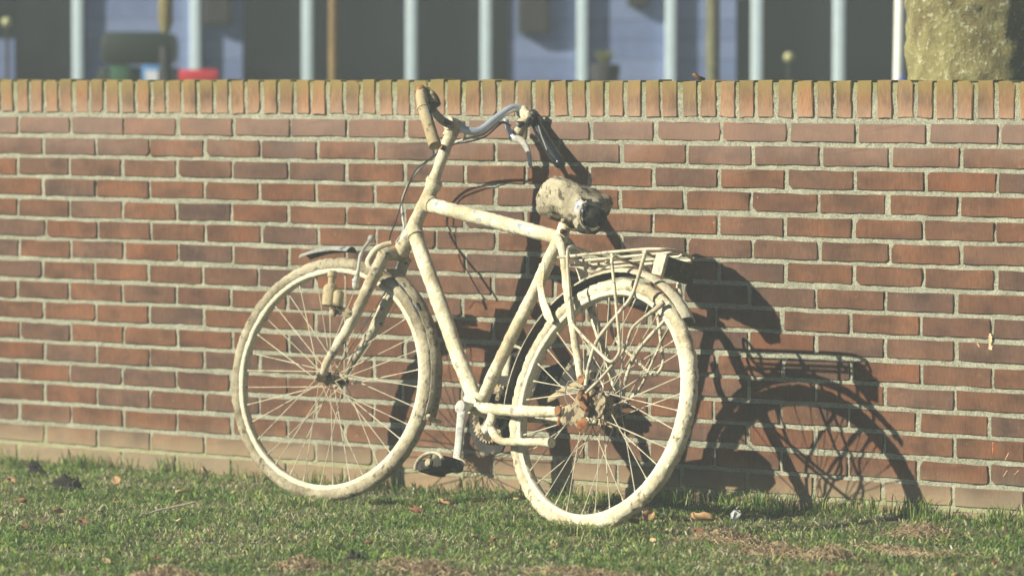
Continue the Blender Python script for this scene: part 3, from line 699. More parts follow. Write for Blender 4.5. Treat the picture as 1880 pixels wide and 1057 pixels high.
def chainring():
    n = 40; out = []
    for k in range(n):
        a = 2 * math.pi * k / n
        for da, r in ((0, .074), (.35, .081), (.6, .081), (.95, .074)): out.append((r * math.cos(a + da * 2 * math.pi / n), r * math.sin(a + da * 2 * math.pi / n)))
    m = MB(); y0 = -.052; th = .004; nb = len(out); c0 = B(.466, -.050, y0)
    for h in (-th / 2, th / 2):
        for (x, z) in out: m.v.append(c0 + Vector((x, h, z)))
        for k in range(nb):
            a = 2 * math.pi * k / nb; m.v.append(c0 + Vector((.055 * math.cos(a), h, .055 * math.sin(a))))
    for k in range(nb):
        k2 = (k + 1) % nb
        m.f += [(k, k2, nb + k2, nb + k), (2 * nb + k, 3 * nb + k, 3 * nb + k2, 2 * nb + k2), (k, 2 * nb + k, 2 * nb + k2, k2), (nb + k, nb + k2, 3 * nb + k2, 3 * nb + k)]
    for k in range(5):
        a = k * 2 * math.pi / 5 + .4; m.tube([c0, c0 + Vector((.06 * math.cos(a), 0, .06 * math.sin(a)))], .009, 8, flat=.35, flatdir=(0, 1, 0))
    m.build("chainring", M_RUST, bike, False)
chainring()
# remains of the chain guard on the far side
m = MB(); o_ = []
for k in range(15):
    a = math.radians(95 - k * 15); o_.append((.466 + .108 * math.cos(a), -.050 + .108 * math.sin(a)))
o_ += [(.39, -.05), (.36, .0), (.28, .028), (.20, .035), (.13, .03), (.10, .06), (.11, .105), (.15, .128), (.20, .122), (.32, .085), (.40, .065)]
m.plate(o_, B(0, 0, -.068), (1, 0, 0), (0, 0, 1), .006); m.build("chain_guard", M_PEDAL, bike, False)
MB().tube(Bs((.135, .062, -.056), (.20, .035, -.056), (.275, -.004, -.056)), [.008, .011, .008], 8, flat=.5, flatdir=(0, 1, 0)).build("guard_strap", M_GRIP, bike, True, (.002, 60))
MB().tube(Bs((.12, .075, -.057), (.165, .075, -.057)), .012, 8).build("guard_clip", M_FORK, bike, True, (.003, 60))
# kickstand folded up along the chain stay
k = MB(); k.tube(Bs((.380, -.058, .030), (.376, -.092, .036), (.392, -.112, .036)), [.014, .0155, .014], 12, flat=.7); k.build("kickstand_bracket", M_FRAME, bike, True, (.0018, 60))
k = MB(); k.tube(Bs((.358, -.108, .040), (.322, -.130, .048), (.296, -.137, .050), (.20, -.134, .056), (.125, -.131, .060), (.098, -.130, .061)), [.0115, .0115, .0105, .0105, .0115, .0145], 12); k.build("kickstand", M_FRAME, bike, True, (.0016, 60))

# stem, handlebar, grips, levers, cables
s_ = MB(); s_.tube(Bs((.838, .553), (.826, .612), (.812, .672), (.800, .706)), [.0185, .0150, .0165, .0175], 14); s_.tube(Bs((.836, .566), (.832, .578)), .0225, 14); s_.build("stem", M_FRAME, bike, True, (.0018, 50))
s_ = MB(); s_.tube(Bs((.806, .700), (.797, .735), (.792, .748)), [.020, .0215, .015], 14); s_.tube(Bs((.797, .732, .024), (.797, .732, -.024)), .019, 12); s_.build("stem_clamp", M_FORK, bike, True, (.003, 60))
c = MB(); c.lathe(B(.803, .664, .012), (.3, 1, 0), [(0, .008), (.012, .008)], 8); c.build("stem_bolt", M_RUSTY, bike)
RBAR = ((.797, .731, 0), (.776, .725, -.03), (.756, .732, -.06), (.748, .784, -.11), (.742, .822, -.155), (.722, .815, -.188), (.700, .797, -.200), (.650, .752, -.204))
LBAR = ((.797, .731, 0), (.785, .727, .03), (.778, .729, .06), (.767, .744, .11), (.757, .778, .155), (.742, .782, .180), (.722, .760, .198), (.66, .69, .206))
hbar = MB(); hbar.tube(Bs(*RBAR), .0112, 14, .008); 
HB = hbar.build("handlebar", M_CHROME, bike)
MB().tube(Bs(*LBAR), .0114, 14, .008).build("handlebar_half", mudmat("mud_on_dull_chrome", (.30, .29, .26), (.22, .20, .16), (.06, .065, .08), .5, 0, .3), HB)
gl = MB(); gl.tube(Bs((.736, .776, .192), (.720, .755, .199), (.700, .727, .203), (.660, .680, .207), (.612, .621, .211)), [.0150, .0165, .0162, .0165, .0172], 16, .008)
gl.lathe(B(.700, .727, .203), B(.612, .621, .211) - B(.700, .727, .203), [(-.004, .0165), (-.003, .0182), (.003, .0182), (.004, .0165)], 16)
gl.build("grip", M_GRIP, bike, True, (.0012, 50))
c = MB(); c.tube(Bs((.743, .783, .193), (.735, .775, .192)), [.0155, .016], 12); c.build("grip_end_rust", M_RUSTY, bike, True, (.004, 90))
c = MB(); c.tube(Bs((.705, .752, .166), (.722, .772, .168), (.734, .785, .170)), [.010, .0135, .010], 12); c.build("lever_stub", M_GRIP, bike, True, (.003, 60))
c = MB(); c.tube(Bs((.734, .784, .170), (.738, .790, .1705)), .0085, 10); c.build("lever_stub_rust", M_RUSTY, bike, True, (.003, 90))
c = MB(); c.box(B(.728, .756, .158), (.040, .032, .042), Matrix.Rotation(.7, 3, 'Y'), .006, 1); c.build("shifter", M_DARK, bike, True, (.002, 60))
gr_ = MB(); gr_.tube(Bs((.700, .800, -.200), (.672, .770, -.203), (.63, .732, -.204), (.572, .682, -.206)), [.0155, .0165, .0162, .0170], 16, .008); gr_.blob(B(.571, .681, -.206), .0168, 2); gr_.build("grip", M_GRIPBLK, bike, True, (.0007, 45))
c = MB(); c.tube(Bs((.735, .822, -.172), (.712, .800, -.186), (.698, .786, -.184)), [.012, .021, .016], 12); c.tube(Bs((.712, .795, -.182), (.716, .772, -.172), (.722, .748, -.162)), [.018, .017, .014], 12); c.blob(B(.700, .800, -.178), .016, 2)
c.build("lever_clamp", M_FRAME, bike, True, [(.0085, 60), (.004, 140)])
c = MB(); c.blob(B(.694, .812, -.186), .014, 2); c.blob(B(.690, .790, -.172), .011, 2); c.blob(B(.708, .776, -.158), .010, 2); c.build("bell_remains", M_DARK, bike, True, (.006, 90))
c = MB(); c.tube(Bs((.755, .777, -.150), (.738, .756, -.150), (.722, .740, -.150), (.705, .734, -.152)), [.006, .008, .008, .006], 10); c.blob(B(.757, .781, -.148), .009, 2); c.build("lever_pivot", M_CHROME, bike)
c = MB(); c.tube(Bs((.730, .734, -.150), (.700, .733, -.152), (.676, .724, -.155), (.650, .692, -.160), (.637, .664, -.160)), [.006, .0105, .0098, .0070, .0062], 12, .008, flat=.7); c.blob(B(.636, .660, -.160), .0068, 2); c.build("brake_lever", M_ALU, bike, True, (.0006, 60))
c = MB(); c.tube(Bs((.668, .780, -.190), (.640, .745, -.188), (.612, .712, -.188)), [.0018, .0018, .0018], 6); c.build("lever_wire", M_STEEL, bike)
MB().tube(Bs((.757, .781, -.148), (.750, .768, -.115), (.755, .726, -.075), (.800, .706, -.052), (.88, .690, -.066), (.943, .670, -.085), (1.012, .640, -.10), (1.060, .600, -.11), (1.079, .560, -.112), (1.078, .529, -.11), (1.050, .485, -.10), (1.014, .456, -.08), (.985, .425, -.05), (.965, .40, -.02)), .0034, 8, .01).build("brake_cable", M_ALU, bike)
MB().tube(Bs((.735, .770, -.150), (.744, .772, -.125), (.757, .722, -.085), (.80, .700, -.062), (.85, .694, -.062), (.912, .676, -.07), (1.022, .628, -.092), (1.050, .60, -.10), (1.062, .566, -.10), (1.064, .52, -.094), (1.056, .467, -.08), (1.030, .43, -.05), (1.006, .394, -.03)), .0023, 8, .01).build("brake_cable", M_DARK, bike)
c = MB(); c.tube(Bs((1.010, .400, -.032), (1.000, .372, -.025)), .0045, 8); c.tube(Bs((1.004, .384, -.028), (1.04, .392, -.01), (1.07, .378, .01)), .0012, 5); c.build("cable_ferrule", M_ALU, bike)
# ------------------------------------------------------------------ haze: volume added to lift every shadow to a matte tone
def veil():
    m = MB(); m.box((0, 5, 2.6), (90, 90, 7.6))
    mt = bpy.data.materials.new("added_veil"); mt.use_nodes = True; n = mt.node_tree.nodes; n.clear()
    o = n.new("ShaderNodeOutputMaterial"); v = n.new("ShaderNodeVolumePrincipled"); v.inputs["Density"].default_value = VEIL_DENSITY
    v.inputs["Color"].default_value = (.86, .97, 1.0, 1); v.inputs["Anisotropy"].default_value = 0.0
    mt.node_tree.links.new(v.outputs[0], o.inputs["Volume"])
    h = m.build("veil", mt, None, False); tag(h, "pale even haze volume added to lift dark tones over the whole place", kind="stuff")
VEIL_DENSITY = .0081

# ------------------------------------------------------------------ lawn
def px_of(P):
    d = P - np.array(CAM_POS); z = d @ np.array(CF)
    return 940 + FPX * (d @ np.array(CR)) / z, 528.5 - FPX * (d @ np.array(CU)) / z

def grassmat():
    m, n, l, b = newmat("grass_blades")
    at = n.new("ShaderNodeAttribute"); at.attribute_name = "tint"
    l.new(at.outputs["Color"], b.inputs["Base Color"]); b.inputs["Roughness"].default_value = .5; b.inputs["Specular IOR Level"].default_value = .35
    tr = n.new("ShaderNodeBsdfTranslucent"); l.new(at.outputs["Color"], tr.inputs["Color"])
    mx = n.new("ShaderNodeMixShader"); mx.inputs[0].default_value = .4; out = n["Material Output"]
    l.new(b.outputs[0], mx.inputs[1]); l.new(tr.outputs[0], mx.inputs[2]); l.new(mx.outputs[0], out.inputs["Surface"])
    return m
M_GRASS = grassmat()

def blades(name, x, y, h, wd, tint, bend, seed):
    """two-segment tapered blades: 5 verts, quad + quad + tip"""
    r = np.random.default_rng(seed); n = len(x)
    z = np.array([gz(a, b) for a, b in zip(x, y)])
    az = r.uniform(0, 2 * np.pi, n); ba = r.uniform(0, 2 * np.pi, n)
    sx, sy = np.cos(az) * wd / 2, np.sin(az) * wd / 2
    bx, by = np.cos(ba) * h * bend, np.sin(ba) * h * bend
    V = np.zeros((n, 5, 3))
    V[:, 0] = np.stack([x - sx, y - sy, z - .004], -1); V[:, 1] = np.stack([x + sx, y + sy, z - .004], -1)
    V[:, 2] = np.stack([x + bx * .35 + sx * .85, y + by * .35 + sy * .85, z + h * .62], -1); V[:, 3] = np.stack([x + bx * .35 - sx * .85, y + by * .35 - sy * .85, z + h * .62], -1)
    V[:, 4] = np.stack([x + bx, y + by, z + h * np.clip(1.0 - .28 * bend, .30, 1)], -1)
    V[..., 1] = np.minimum(V[..., 1], -.003)
    base = np.arange(n) * 5
    Q = np.stack([base, base + 1, base + 2, base + 3], -1); T = np.stack([base + 3, base + 2, base + 4], -1)
    loops = np.concatenate([Q.ravel(), T.ravel()]).astype(np.int32)
    starts = np.concatenate([np.arange(n) * 4, 4 * n + np.arange(n) * 3]).astype(np.int32)
    me = bpy.data.meshes.new(name); me.vertices.add(n * 5); me.vertices.foreach_set("co", V.ravel())
    me.loops.add(len(loops)); me.loops.foreach_set("vertex_index", loops)
    me.polygons.add(2 * n); me.polygons.foreach_set("loop_start", starts); me.update(calc_edges=True)
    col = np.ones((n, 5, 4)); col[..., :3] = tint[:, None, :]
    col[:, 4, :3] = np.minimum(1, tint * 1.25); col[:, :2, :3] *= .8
    ca = me.color_attributes.new("tint", 'FLOAT_COLOR', 'POINT'); ca.data.foreach_set("color", col.astype(np.float32).ravel())
    me.materials.append(M_GRASS)
    return link(name, me)

PAL = np.array([(.170, .315, .065), (.245, .40, .075), (.105, .205, .050), (.42, .49, .12), (.60, .61, .25), (.70, .65, .38), (.82, .79, .56), (.36, .24, .11)]) * .9
def lawn():
    r = np.random.default_rng(11); X = []; Y = []
    n = 300000
    x = r.uniform(-2.2, 5.6, n); y = -r.uniform(.004, 4.4, n)
    u, v = px_of(np.stack([x, y, np.zeros(n)], -1))
    k = (u > -140) & (u < 2020) & (v < 1150); x, y = x[k], y[k]
    nz = np.array([noise.noise(Vector((a * 2.2, b * 2.2, 5))) for a, b in zip(x, y)]); nf = np.array([noise.noise(Vector((a * 9, b * 9, 8))) for a, b in zip(x, y)])
    keep = r.uniform(0, 1, len(x)) < np.clip(.80 + .5 * nz + .5 * nf, .15, 1); x, y, nz, nf = x[keep], y[keep], nz[keep], nf[keep]
    n = len(x)
    dry = np.clip(.30 - .55 * nz - .25 * nf + .10 * (x > 3.0) * (y < -.6), .04, .8)
    p = r.uniform(0, 1, n); idx = np.where(p < dry, r.choice([4, 5, 5, 6, 7], n), r.choice([0, 0, 1, 1, 2, 2, 3], n))
    tint = PAL[idx] * r.uniform(.7, 1.3, (n, 1))
    h = r.gamma(5, .0022, n) + .005; h *= 1 + .6 * np.clip(nf, -.8, .8)
    h *= np.where(y > -.10, 1.35, 1.0)
    bend = np.where(idx >= 5, r.uniform(.8, 2.6, n), r.uniform(.5, 2.2, n)); h = np.where(idx >= 5, h * .85, h)
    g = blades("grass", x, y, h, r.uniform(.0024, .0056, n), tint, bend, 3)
    tag(g, "short patchy green and straw-coloured lawn grass along the wall", "grass", kind="stuff")
    # pale dead blades curling over the green
    r = np.random.default_rng(31); m = 26000; x = r.uniform(-2.2, 5.6, m); y = -r.uniform(.03, 4.2, m)
    u, v = px_of(np.stack([x, y, np.zeros(m)], -1)); k = (u > -100) & (u < 1980) & (v < 1120); x, y = x[k], y[k]; m = len(x)
    tint = PAL[r.choice([4, 5, 6, 6], m)] * r.uniform(.7, 1.2, (m, 1))
    g = blades("dead_blades", x, y, r.uniform(.010, .026, m), r.uniform(.0016, .0030, m), tint, r.uniform(1.2, 3.2, m), 9)
    tag(g, "pale dead grass blades curling over the green lawn", "grass", kind="stuff")
    # scattered coarse tufts standing above the lawn
    r = np.random.default_rng(41); xs = []; ys = []; hs = []
    for c in range(420):
        cx_ = r.uniform(-1.6, 5.0); cy_ = -r.uniform(.05, 3.6); m = r.integers(5, 16); s_ = r.uniform(.006, .02)
        xs.append(cx_ + r.normal(0, s_, m)); ys.append(np.minimum(cy_ + r.normal(0, s_, m), -.01)); hs.append(np.full(m, r.uniform(.020, .042)) * r.uniform(.5, 1.1, m))
    x = np.concatenate(xs); y = np.concatenate(ys); h = np.concatenate(hs); n = len(x)
    tint = PAL[r.choice([0, 1, 2, 2, 3, 4], n)] * r.uniform(.6, 1.25, (n, 1))
    g = blades("grass_tufts", x, y, h, r.uniform(.0030, .0055, n), tint, r.uniform(.3, 1.4, n), 14)
    tag(g, "coarser darker grass tufts standing above the short lawn", "grass", kind="stuff")
    # blades standing up round the two tyres
    r = np.random.default_rng(51); fcw = (bike.matrix_basis @ (RS @ FC0)); rcw = CEN - Uv * .35
    xs = []; ys = []
    for (cx_, cy_, m) in ((rcw.x, rcw.y, 800), (fcw.x - .012, fcw.y - .09, 420)):
        t = r.normal(0, .10, m); q = r.normal(-.030, .020, m); xs.append(cx_ + t); ys.append(cy_ - t * .14 + q)
    x = np.concatenate(xs); y = np.concatenate(ys); n = len(x)
    tint = PAL[r.choice([0, 1, 2, 3, 4, 5], n)] * r.uniform(.6, 1.25, (n, 1))
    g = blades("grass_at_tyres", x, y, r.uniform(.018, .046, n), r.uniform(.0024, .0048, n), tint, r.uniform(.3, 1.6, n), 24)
    tag(g, "grass blades standing up round both tyre contacts", "grass", kind="stuff")
    # longer tufts against the wall foot
    r = np.random.default_rng(21); cx = np.concatenate([r.uniform(-.6, 4.2, 90), r.uniform(3.1, 3.7, 16), r.uniform(2.55, 3.0, 12)]); xs = []; ys = []; hs = []
    for c in cx:
        m = r.integers(8, 26); xs.append(c + r.normal(0, .022, m)); ys.append(-np.abs(r.normal(.028, .02, m)) - .004); hs.append(np.full(m, r.uniform(.03, .075)) * r.uniform(.5, 1.1, m))
    x = np.concatenate(xs); y = np.concatenate(ys); h = np.concatenate(hs); n = len(x)
    tint = PAL[r.choice([0, 1, 2, 2, 3, 4], n)] * r.uniform(.6, 1.2, (n, 1))
    g = blades("tall_grass", x, y, h, r.uniform(.0022, .0042, n), tint, r.uniform(.15, .7, n), 4)
    tag(g, "longer tufts of green grass at the foot of the wall", "grass", kind="stuff")
lawn()

# ------------------------------------------------------------------ small things on the lawn and wall
M_STRAW2 = simple("brown_straw", (.32, .21, .12), .9, 0, .35, 60); M_STRAW3 = simple("dark_root_mat", (.15, .10, .06), .95, 0, .5, 90, .8, 150); M_STRAW = simple("dry_straw", (.56, .43, .26), .9, 0, .35, 60); M_LUMP = simple("dark_lump_body", (.03, .025, .02), 1, 0, .4, 40, .8, 60)
M_LEAF = [simple("leaf_orange", (.38, .23, .11), .8, 0, .3, 60), simple("leaf_tan", (.55, .40, .20), .8, 0, .3, 60), simple("leaf_brown", (.20, .09, .045), .85, 0, .3, 60)]
M_WHITE = simple("white_feather", (.82, .82, .80), .7, 0, .05); M_TWIG = simple("bleached_twig", (.30, .25, .19), .85, 0, .25, 80)

def straw_clump(x, y, L, wd, h, seed, label, mat=None, dark=False):
    r = random.Random(seed); m = MB(); mats_ = []
    for k in range(260):
        a = r.uniform(0, 3.14); px_ = x + r.gauss(0, L * .30); py = y + r.gauss(0, wd * .30)
        q = math.exp(-((px_ - x) / (L * .5))**2 - ((py - y) / (wd * .5))**2); z0 = gz(px_, py) + h * q * r.uniform(.2, 1)
        ln = r.uniform(.008, .030); dx, dy_ = math.cos(a) * ln, math.sin(a) * ln
        m.tube([(px_ - dx, py - dy_, max(z0 - r.uniform(0, .012), gz(px_, py) + .004)), (px_, py, z0 + r.uniform(0, .010) + .004), (px_ + dx, py + dy_, max(z0 - r.uniform(-.008, .012), gz(px_, py) + .004))], [.0006, .0010, .0005], 4, .02, False); mats_.append((len(m.f), r.choice([0, 0, 1, 2])))
    i0 = 0
    for nf_, mi_ in mats_: m.mi += [mi_] * (nf_ - i0); i0 = nf_
    o = empty("dry_grass_clump", Matrix.Translation((x, y, gz(x, y))))
    m.v = [Vector(q) - Vector((x, y, gz(x, y))) for q in m.v]; st = m.build("straw", [M_STRAW, M_STRAW2, M_STRAW3], o, True); st["kind"] = "stuff"
    MB().blob((0, 0, -h * .05), 1.0, 4, (L * .30, wd * .30, h * .80)).build("root_mat", M_STRAW3, o, True, [(.008, 35), (.004, 110)])
    tag(o, label, "grass clump", "dead grass clumps on the lawn"); return o
def pg(px_, py):
    """lawn point under a photograph position measured once with the calibrated camera"""
    d = CF * FPX + CR * (px_ - 940) + CU * (528.5 - py); t = (-CAM_POS.z + .008) / d.z; q = CAM_POS + d * t; return q.x, q.y
for i, (u, v, L, wd, h, lb) in enumerate((
    (552, 1034, .13, .10, .030, "small tan clump of dead grass below the front wheel"),
    (768, 1040, .30, .14, .034, "long dark-topped clump of dead grass at the bottom edge, left of the rear wheel"),
    (1338, 993, .26, .10, .026, "straw-coloured mat of dead grass right of the rear wheel under the white feather"),
    (1432, 1012, .24, .12, .020, "flat brown tangle of dead grass in the lower right lawn"),
    (1522, 1020, .12, .10, .040, "dark humped clod of dead grass, highest of those at lower right"),
    (1692, 990, .16, .10, .038, "reddish-brown clump of dead grass near the wall at far right"),
    (1650, 1010, .34, .10, .014, "thin strip of dry straw in front of the reddish clump at far right"),
    (1060, 1046, .26, .08, .018, "thin brown strip of dead grass at the bottom edge under the rear wheel"),
    (305, 1052, .16, .10, .026, "brown clump of dead grass at the bottom edge, leftmost of all"))):
    x, y = pg(u, v); straw_clump(x, y, L, wd, h, 40 + i, lb)
def clod(u, v, r_, sq, label):
    x, y = pg(u, v); m = MB(); m.blob((0, 0, r_ * sq[2] * .35), r_, 4, sq); o = m.build("dark_lump", M_LUMP, None, True, [(.022, 28), (.009, 80), (.004, 200)]); o.location = (x, y, gz(x, y)); tag(o, label, "soil clod", "dark clods on the lawn")
clod(126, 892, .040, (1.1, .8, .75), "large black lump on the grass at far left")  # rough near-black lump resting on the grass
clod(66, 868, .030, (.9, .7, 1.0), "small black soil clod near the wall foot at far left")
clod(650, 1022, .022, (.9, .8, .9), "little dark soil clod between the dead grass clumps below the front wheel")

def leaf(u, v, s, mat, seed, label, name="fallen_leaf", z=None, pos=None):
    r = random.Random(seed); m = MB(); n = 6; cols = 4
    for i in range(n + 1):
        t = i / n; wd = s * .34 * math.sin(math.pi * min(1, t * .93 + .05)) ** .8
        for j in range(cols + 1):
            q = -1 + 2 * j / cols
            m.v.append(Vector(((t - .5) * s, q * wd, .18 * s * q * q + .25 * s * (t - .5)**2 * r.uniform(.8, 1.2) + r.gauss(0, .03) * s)))
    for i in range(n):
        for j in range(cols): a = i * (cols + 1) + j; m.f.append((a, a + 1, a + cols + 2, a + cols + 1))
    me = m.mesh(name, mat, True); o = link(name, me)
    sol = o.modifiers.new("thickness", 'SOLIDIFY'); sol.thickness = .0006
    if pos: o.location = pos
    else: x, y = pg(u, v); o.location = (x, y, gz(x, y) + (z if z is not None else .022))
    o.rotation_euler = (r.uniform(-.6, .9), r.uniform(-.5, .5), r.uniform(0, 6.28)); tag(o, label, "leaf"); return o
leaf(0, 0, .045, M_LEAF[2], 1, "dry brown leaf lying on top of the wall", pos=(2.548, .03, TOP + .006))
leaf(1290, 968, .075, M_LEAF[0], 2, "curled orange leaf beside the rear tyre, left of the white feather")
leaf(1190, 960, .05, M_LEAF[0], 12, "orange leaf at the right side of the rear tyre's contact with the grass")
leaf(105, 944, .045, M_LEAF[0], 3, "orange leaf on the lawn below the black lump at far left")
leaf(20, 888, .04, M_LEAF[0], 4, "orange leaf at the left edge near the wall")
leaf(215, 888, .04, M_LEAF[0], 5, "orange leaf right of the large black lump")
leaf(370, 868, .035, M_LEAF[1], 6, "pale tan leaf near the wall, left of the front wheel")
leaf(478, 868, .05, M_LEAF[0], 7, "orange leaf touching the left side of the front tyre")
leaf(438, 855, .03, M_LEAF[0], 14, "orange leaf leaning on the wall foot left of the front tyre")
leaf(335, 905, .04, M_LEAF[1], 8, "pale leaf above the bleached twig")
leaf(817, 932, .05, M_LEAF[0], 9, "orange leaf on the grass below the pedal")
leaf(762, 948, .06, M_LEAF[2], 10, "dark brown leaf left of and below the pedal")
leaf(1160, 968, .05, M_LEAF[2], 11, "dark brown leaf in front of the rear tyre")
for i in range(26):
    r = random.Random(500 + i); u = r.uniform(10, 1870); v = r.uniform(900, 1050) + (30 if u > 1300 else 0)
    o = leaf(u, v, r.uniform(.018, .036), M_LEAF[r.choice([0, 1, 1, 2, 2])], 600 + i, "small scrap of dry leaf half sunk in the lawn grass", "leaf_scrap", .014)
    tag(o, group="leaf scraps scattered over the lawn")
x, y = pg(312, 938); m = MB(); m.tube([(-.085, 0, .004), (-.03, .008, .014), (.03, .0, .02), (.075, -.006, .026)], [.0012, .0026, .0032, .002], 8); m.tube([(.0, .004, .016), (.03, .02, .022), (.06, .022, .020)], [.002, .002, .001], 6)
o = m.build("twig", M_TWIG, None, True, (.001, 80)); o.location = (x, y, gz(x, y) + .012); o.rotation_euler = (0, -.12, math.radians(38)); tag(o, "bleached grey twig lying on the grass left of the front wheel", "twig")
x, y = pg(1344, 975); m = MB(); m.tube([(0, 0, 0), (.002, 0, .02), (.006, 0, .042)], .0012, 6)
m.plate([(.004, .018), (.016, .024), (.024, .036), (.020, .044), (.006, .046), (-.004, .036), (-.003, .024)], (0, 0, 0), (.8, .6, 0), (0, 0, 1), .002)
o = m.build("feather", M_WHITE, None, False); o.location = (x, y, gz(x, y) + .012); tag(o, "small white feather standing upright in the grass right of the rear wheel", "feather")

# ------------------------------------------------------------------ behind the wall (all far out of focus)
def bgpt(u, depth, z=0.0):
    """a point at this distance along the view for a horizontal picture position; z is height"""
    q = CAM_POS + CF * depth + CR * ((u - 940) / FPX * depth); return Vector((q.x, q.y, z))
H_R = Vector((CR.x, CR.y, 0)).normalized(); H_B = Vector((-H_R.y, H_R.x, 0))      # along the facade, away from the camera
D = 20.5; SC = D / FPX
fac = empty("shop_building", Matrix(((H_R.x, H_B.x, 0, bgpt(940, D).x), (H_R.y, H_B.y, 0, bgpt(940, D).y), (0, 0, 1, 0), (0, 0, 0, 1))))
tag(fac, "dark glazed shop front with pale blue posts far behind the wall", "building")
M_POST = simple("pale_blue_shade_tone", (.72, .87, .96), .5, 0, .05); M_GLASS = simple("dark_window_glass", (.008, .010, .013), .12, 0, .2)  # bluish shade of the shop front put into the post colour
M_SIDING = simple("shade_tinted_siding", (.17, .225, .42), .7, 0, .08); M_SIDING2 = simple("pale_shade_tinted_siding", (.21, .27, .47), .7, 0, .08); M_BWALL = simple("dark_brick_render", (.03, .03, .032), .9, 0, .2)  # white boards given a grey-blue tone that carries their shade
def fx(u): return (u - 940) * SC
m = MB(); m.box((0, .9, 2.4), (16, 1.0, 4.8)); m.build("wall", M_BWALL, fac, False)
m = MB(); m.box((0, .45, 4.92), (16.4, 2.1, .2)); m.build("roof", M_SIDING, fac, False)
m = MB(); m.box((0, .25, .2), (16, .3, .4)); m.build("plinth", M_SIDING, fac, False)
posts = [-260, -65, 145, 360, 565, 755, 892, 1068, 1230, 1388, 1538, 1700, 1870, 2060, 2240]
for u in posts:
    m = MB(); m.box((fx(u), .0, 2.4), (.046, .06, 4.0), None, .006); m.build("post", M_POST, fac, True)
for a, b in zip(posts[:-1], posts[1:]):
    xa, xb = fx(a) + .0235, fx(b) - .0235
    m = MB(); m.box(((xa + xb) / 2, .06, 2.4), (xb - xa, .012, 4.0)); m.build("window_pane", M_GLASS, fac, False)
def slats(u0, u1, z0, z1, mats, y=.02, hh=.09):
    k = 0; z = z0
    while z < z1 - 1e-4:
        m = MB(); m.box(((fx(u0) + fx(u1)) / 2, y, z + hh / 2 - .002), (fx(u1) - fx(u0), .02, hh - .002)); m.build("siding_board", mats[k % len(mats)], fac, False); z += hh; k += 1
ZC = CAM_POS.z
slats(158, 332, 0.45, 2.16, [M_SIDING, M_SIDING, M_SIDING2, M_SIDING]); slats(372, 446, 0.45, 2.16, [M_SIDING, M_SIDING2]); slats(332, 350, 0.45, 2.16, [M_SIDING2])
slats(934, 1056, 0.45, 2.16, [M_SIDING2, M_SIDING, M_SIDING]); slats(1080, 1219, 0.45, 2.16, [M_SIDING2, M_SIDING, M_SIDING, M_SIDING2]); slats(1242, 1350, 0.45, 2.16, [M_SIDING, M_SIDING2])
slats(-60, 28, .9, 1.30, [M_SIDING])
def hang(u0, u1, z0, z1, y=-.02):
    m = MB(); m.box(((fx(u0) + fx(u1)) / 2, y, (z0 + z1) / 2), (fx(u1) - fx(u0), .05, z1 - z0), None, .012); m.build("dark_shutter", M_BWALL, fac, False)
def zy(v, dep=D): return ZC + (145 - v) / FPX * dep
hang(375, 426, zy(46), 2.1); hang(950, 1008, zy(62), 2.1); hang(1150, 1190, zy(12), 2.1)

def bulb(u, v, dep, label):
    p = bgpt(u, dep, zy(v, dep)); root = empty("globe_lamp", Matrix.Translation((p.x, p.y, 0))); tag(root, label, "lamp", "round lamps in front of the shop")
    m = MB(); m.blob((0, 0, p.z), .022, 3); m.build("globe", simple("yellowish_glass", (.42, .42, .20), .3), root)
    m = MB(); m.tube([(0, 0, -.02), (0, 0, p.z - .026)], .008, 8, .3); m.build("stem", M_BWALL, root)
bulb(15, 42, 19.6, "small yellowish round lamp at the upper left edge, blurred behind the wall"); bulb(1447, 105, 19.6, "small yellowish round lamp in the dark window near the big tree, blurred")

# bin, sign, bench, planter
M_GREEN = simple("green_plastic", (.035, .12, .06), .5, 0, .2, 8); M_DGREEN = simple("dark_green_plastic", (.012, .022, .015), .5, 0, .2, 8)
def at(name, u, dep, label, cat):
    p = bgpt(u, dep); e = empty(name, Matrix(((H_R.x, H_B.x, 0, p.x), (H_R.y, H_B.y, 0, p.y), (0, 0, 1, 0), (0, 0, 0, 1)))); tag(e, label, cat); return e
b_ = at("waste_container", 248, 19.4, "dark green waste container with a brighter green panel, blurred behind the wall", "container")
m = MB(); m.box((0, .3, .62), (.33, .5, 1.2), None, .03); m.build("body", M_DGREEN, b_); m = MB(); m.box((0, .28, 1.30), (.30, .54, .14), None, .04); m.build("lid", M_DGREEN, b_)
m = MB(); m.box((-.068, .035, 1.14), (.095, .02, .19), None, .02); m.build("panel", M_GREEN, b_)
for sx in (-.12, .12): m = MB(); m.lathe((sx, .5, .06), (1, 0, 0), [(0, .03), (.005, .08), (.04, .08), (.045, .03)], 16); m.build("wheel", M_DARK, b_)
s2 = at("small_sign", 280, 18.6, "small white sign with a blue frame, blurred behind the wall at left", "sign")
m = MB(); m.box((0, 0, zy(140, 18.6)), (.082, .012, .09), None, .004); m.build("board", simple("sign_blue", (.10, .28, .62), .5), s2); m = MB(); m.box((0, -.009, zy(142, 18.6)), (.052, .004, .056)); m.build("face", simple("sign_white", (.7, .74, .8), .5), s2); m = MB(); m.tube([(0, .015, -.02), (0, .015, 1.15)], .012, 8, .3); m.build("post", M_BWALL, s2)
r2 = at("bench_shape", 366, 19.2, "bright red bench in place of a parked car, showing just above the wall, blurred at left", "bench_shape")  # stands in for the red roof of a parked car
M_RED = simple("red_plastic", (.62, .03, .05), .45, 0, .1, 8)
m = MB(); m.box((0, 0, zy(139, 19.2)), (.165, .03, .050), None, .008); m.build("backrest", M_RED, r2); m = MB(); m.box((0, -.18, .46), (.165, .34, .04), None, .01); m.build("seat", M_RED, r2)
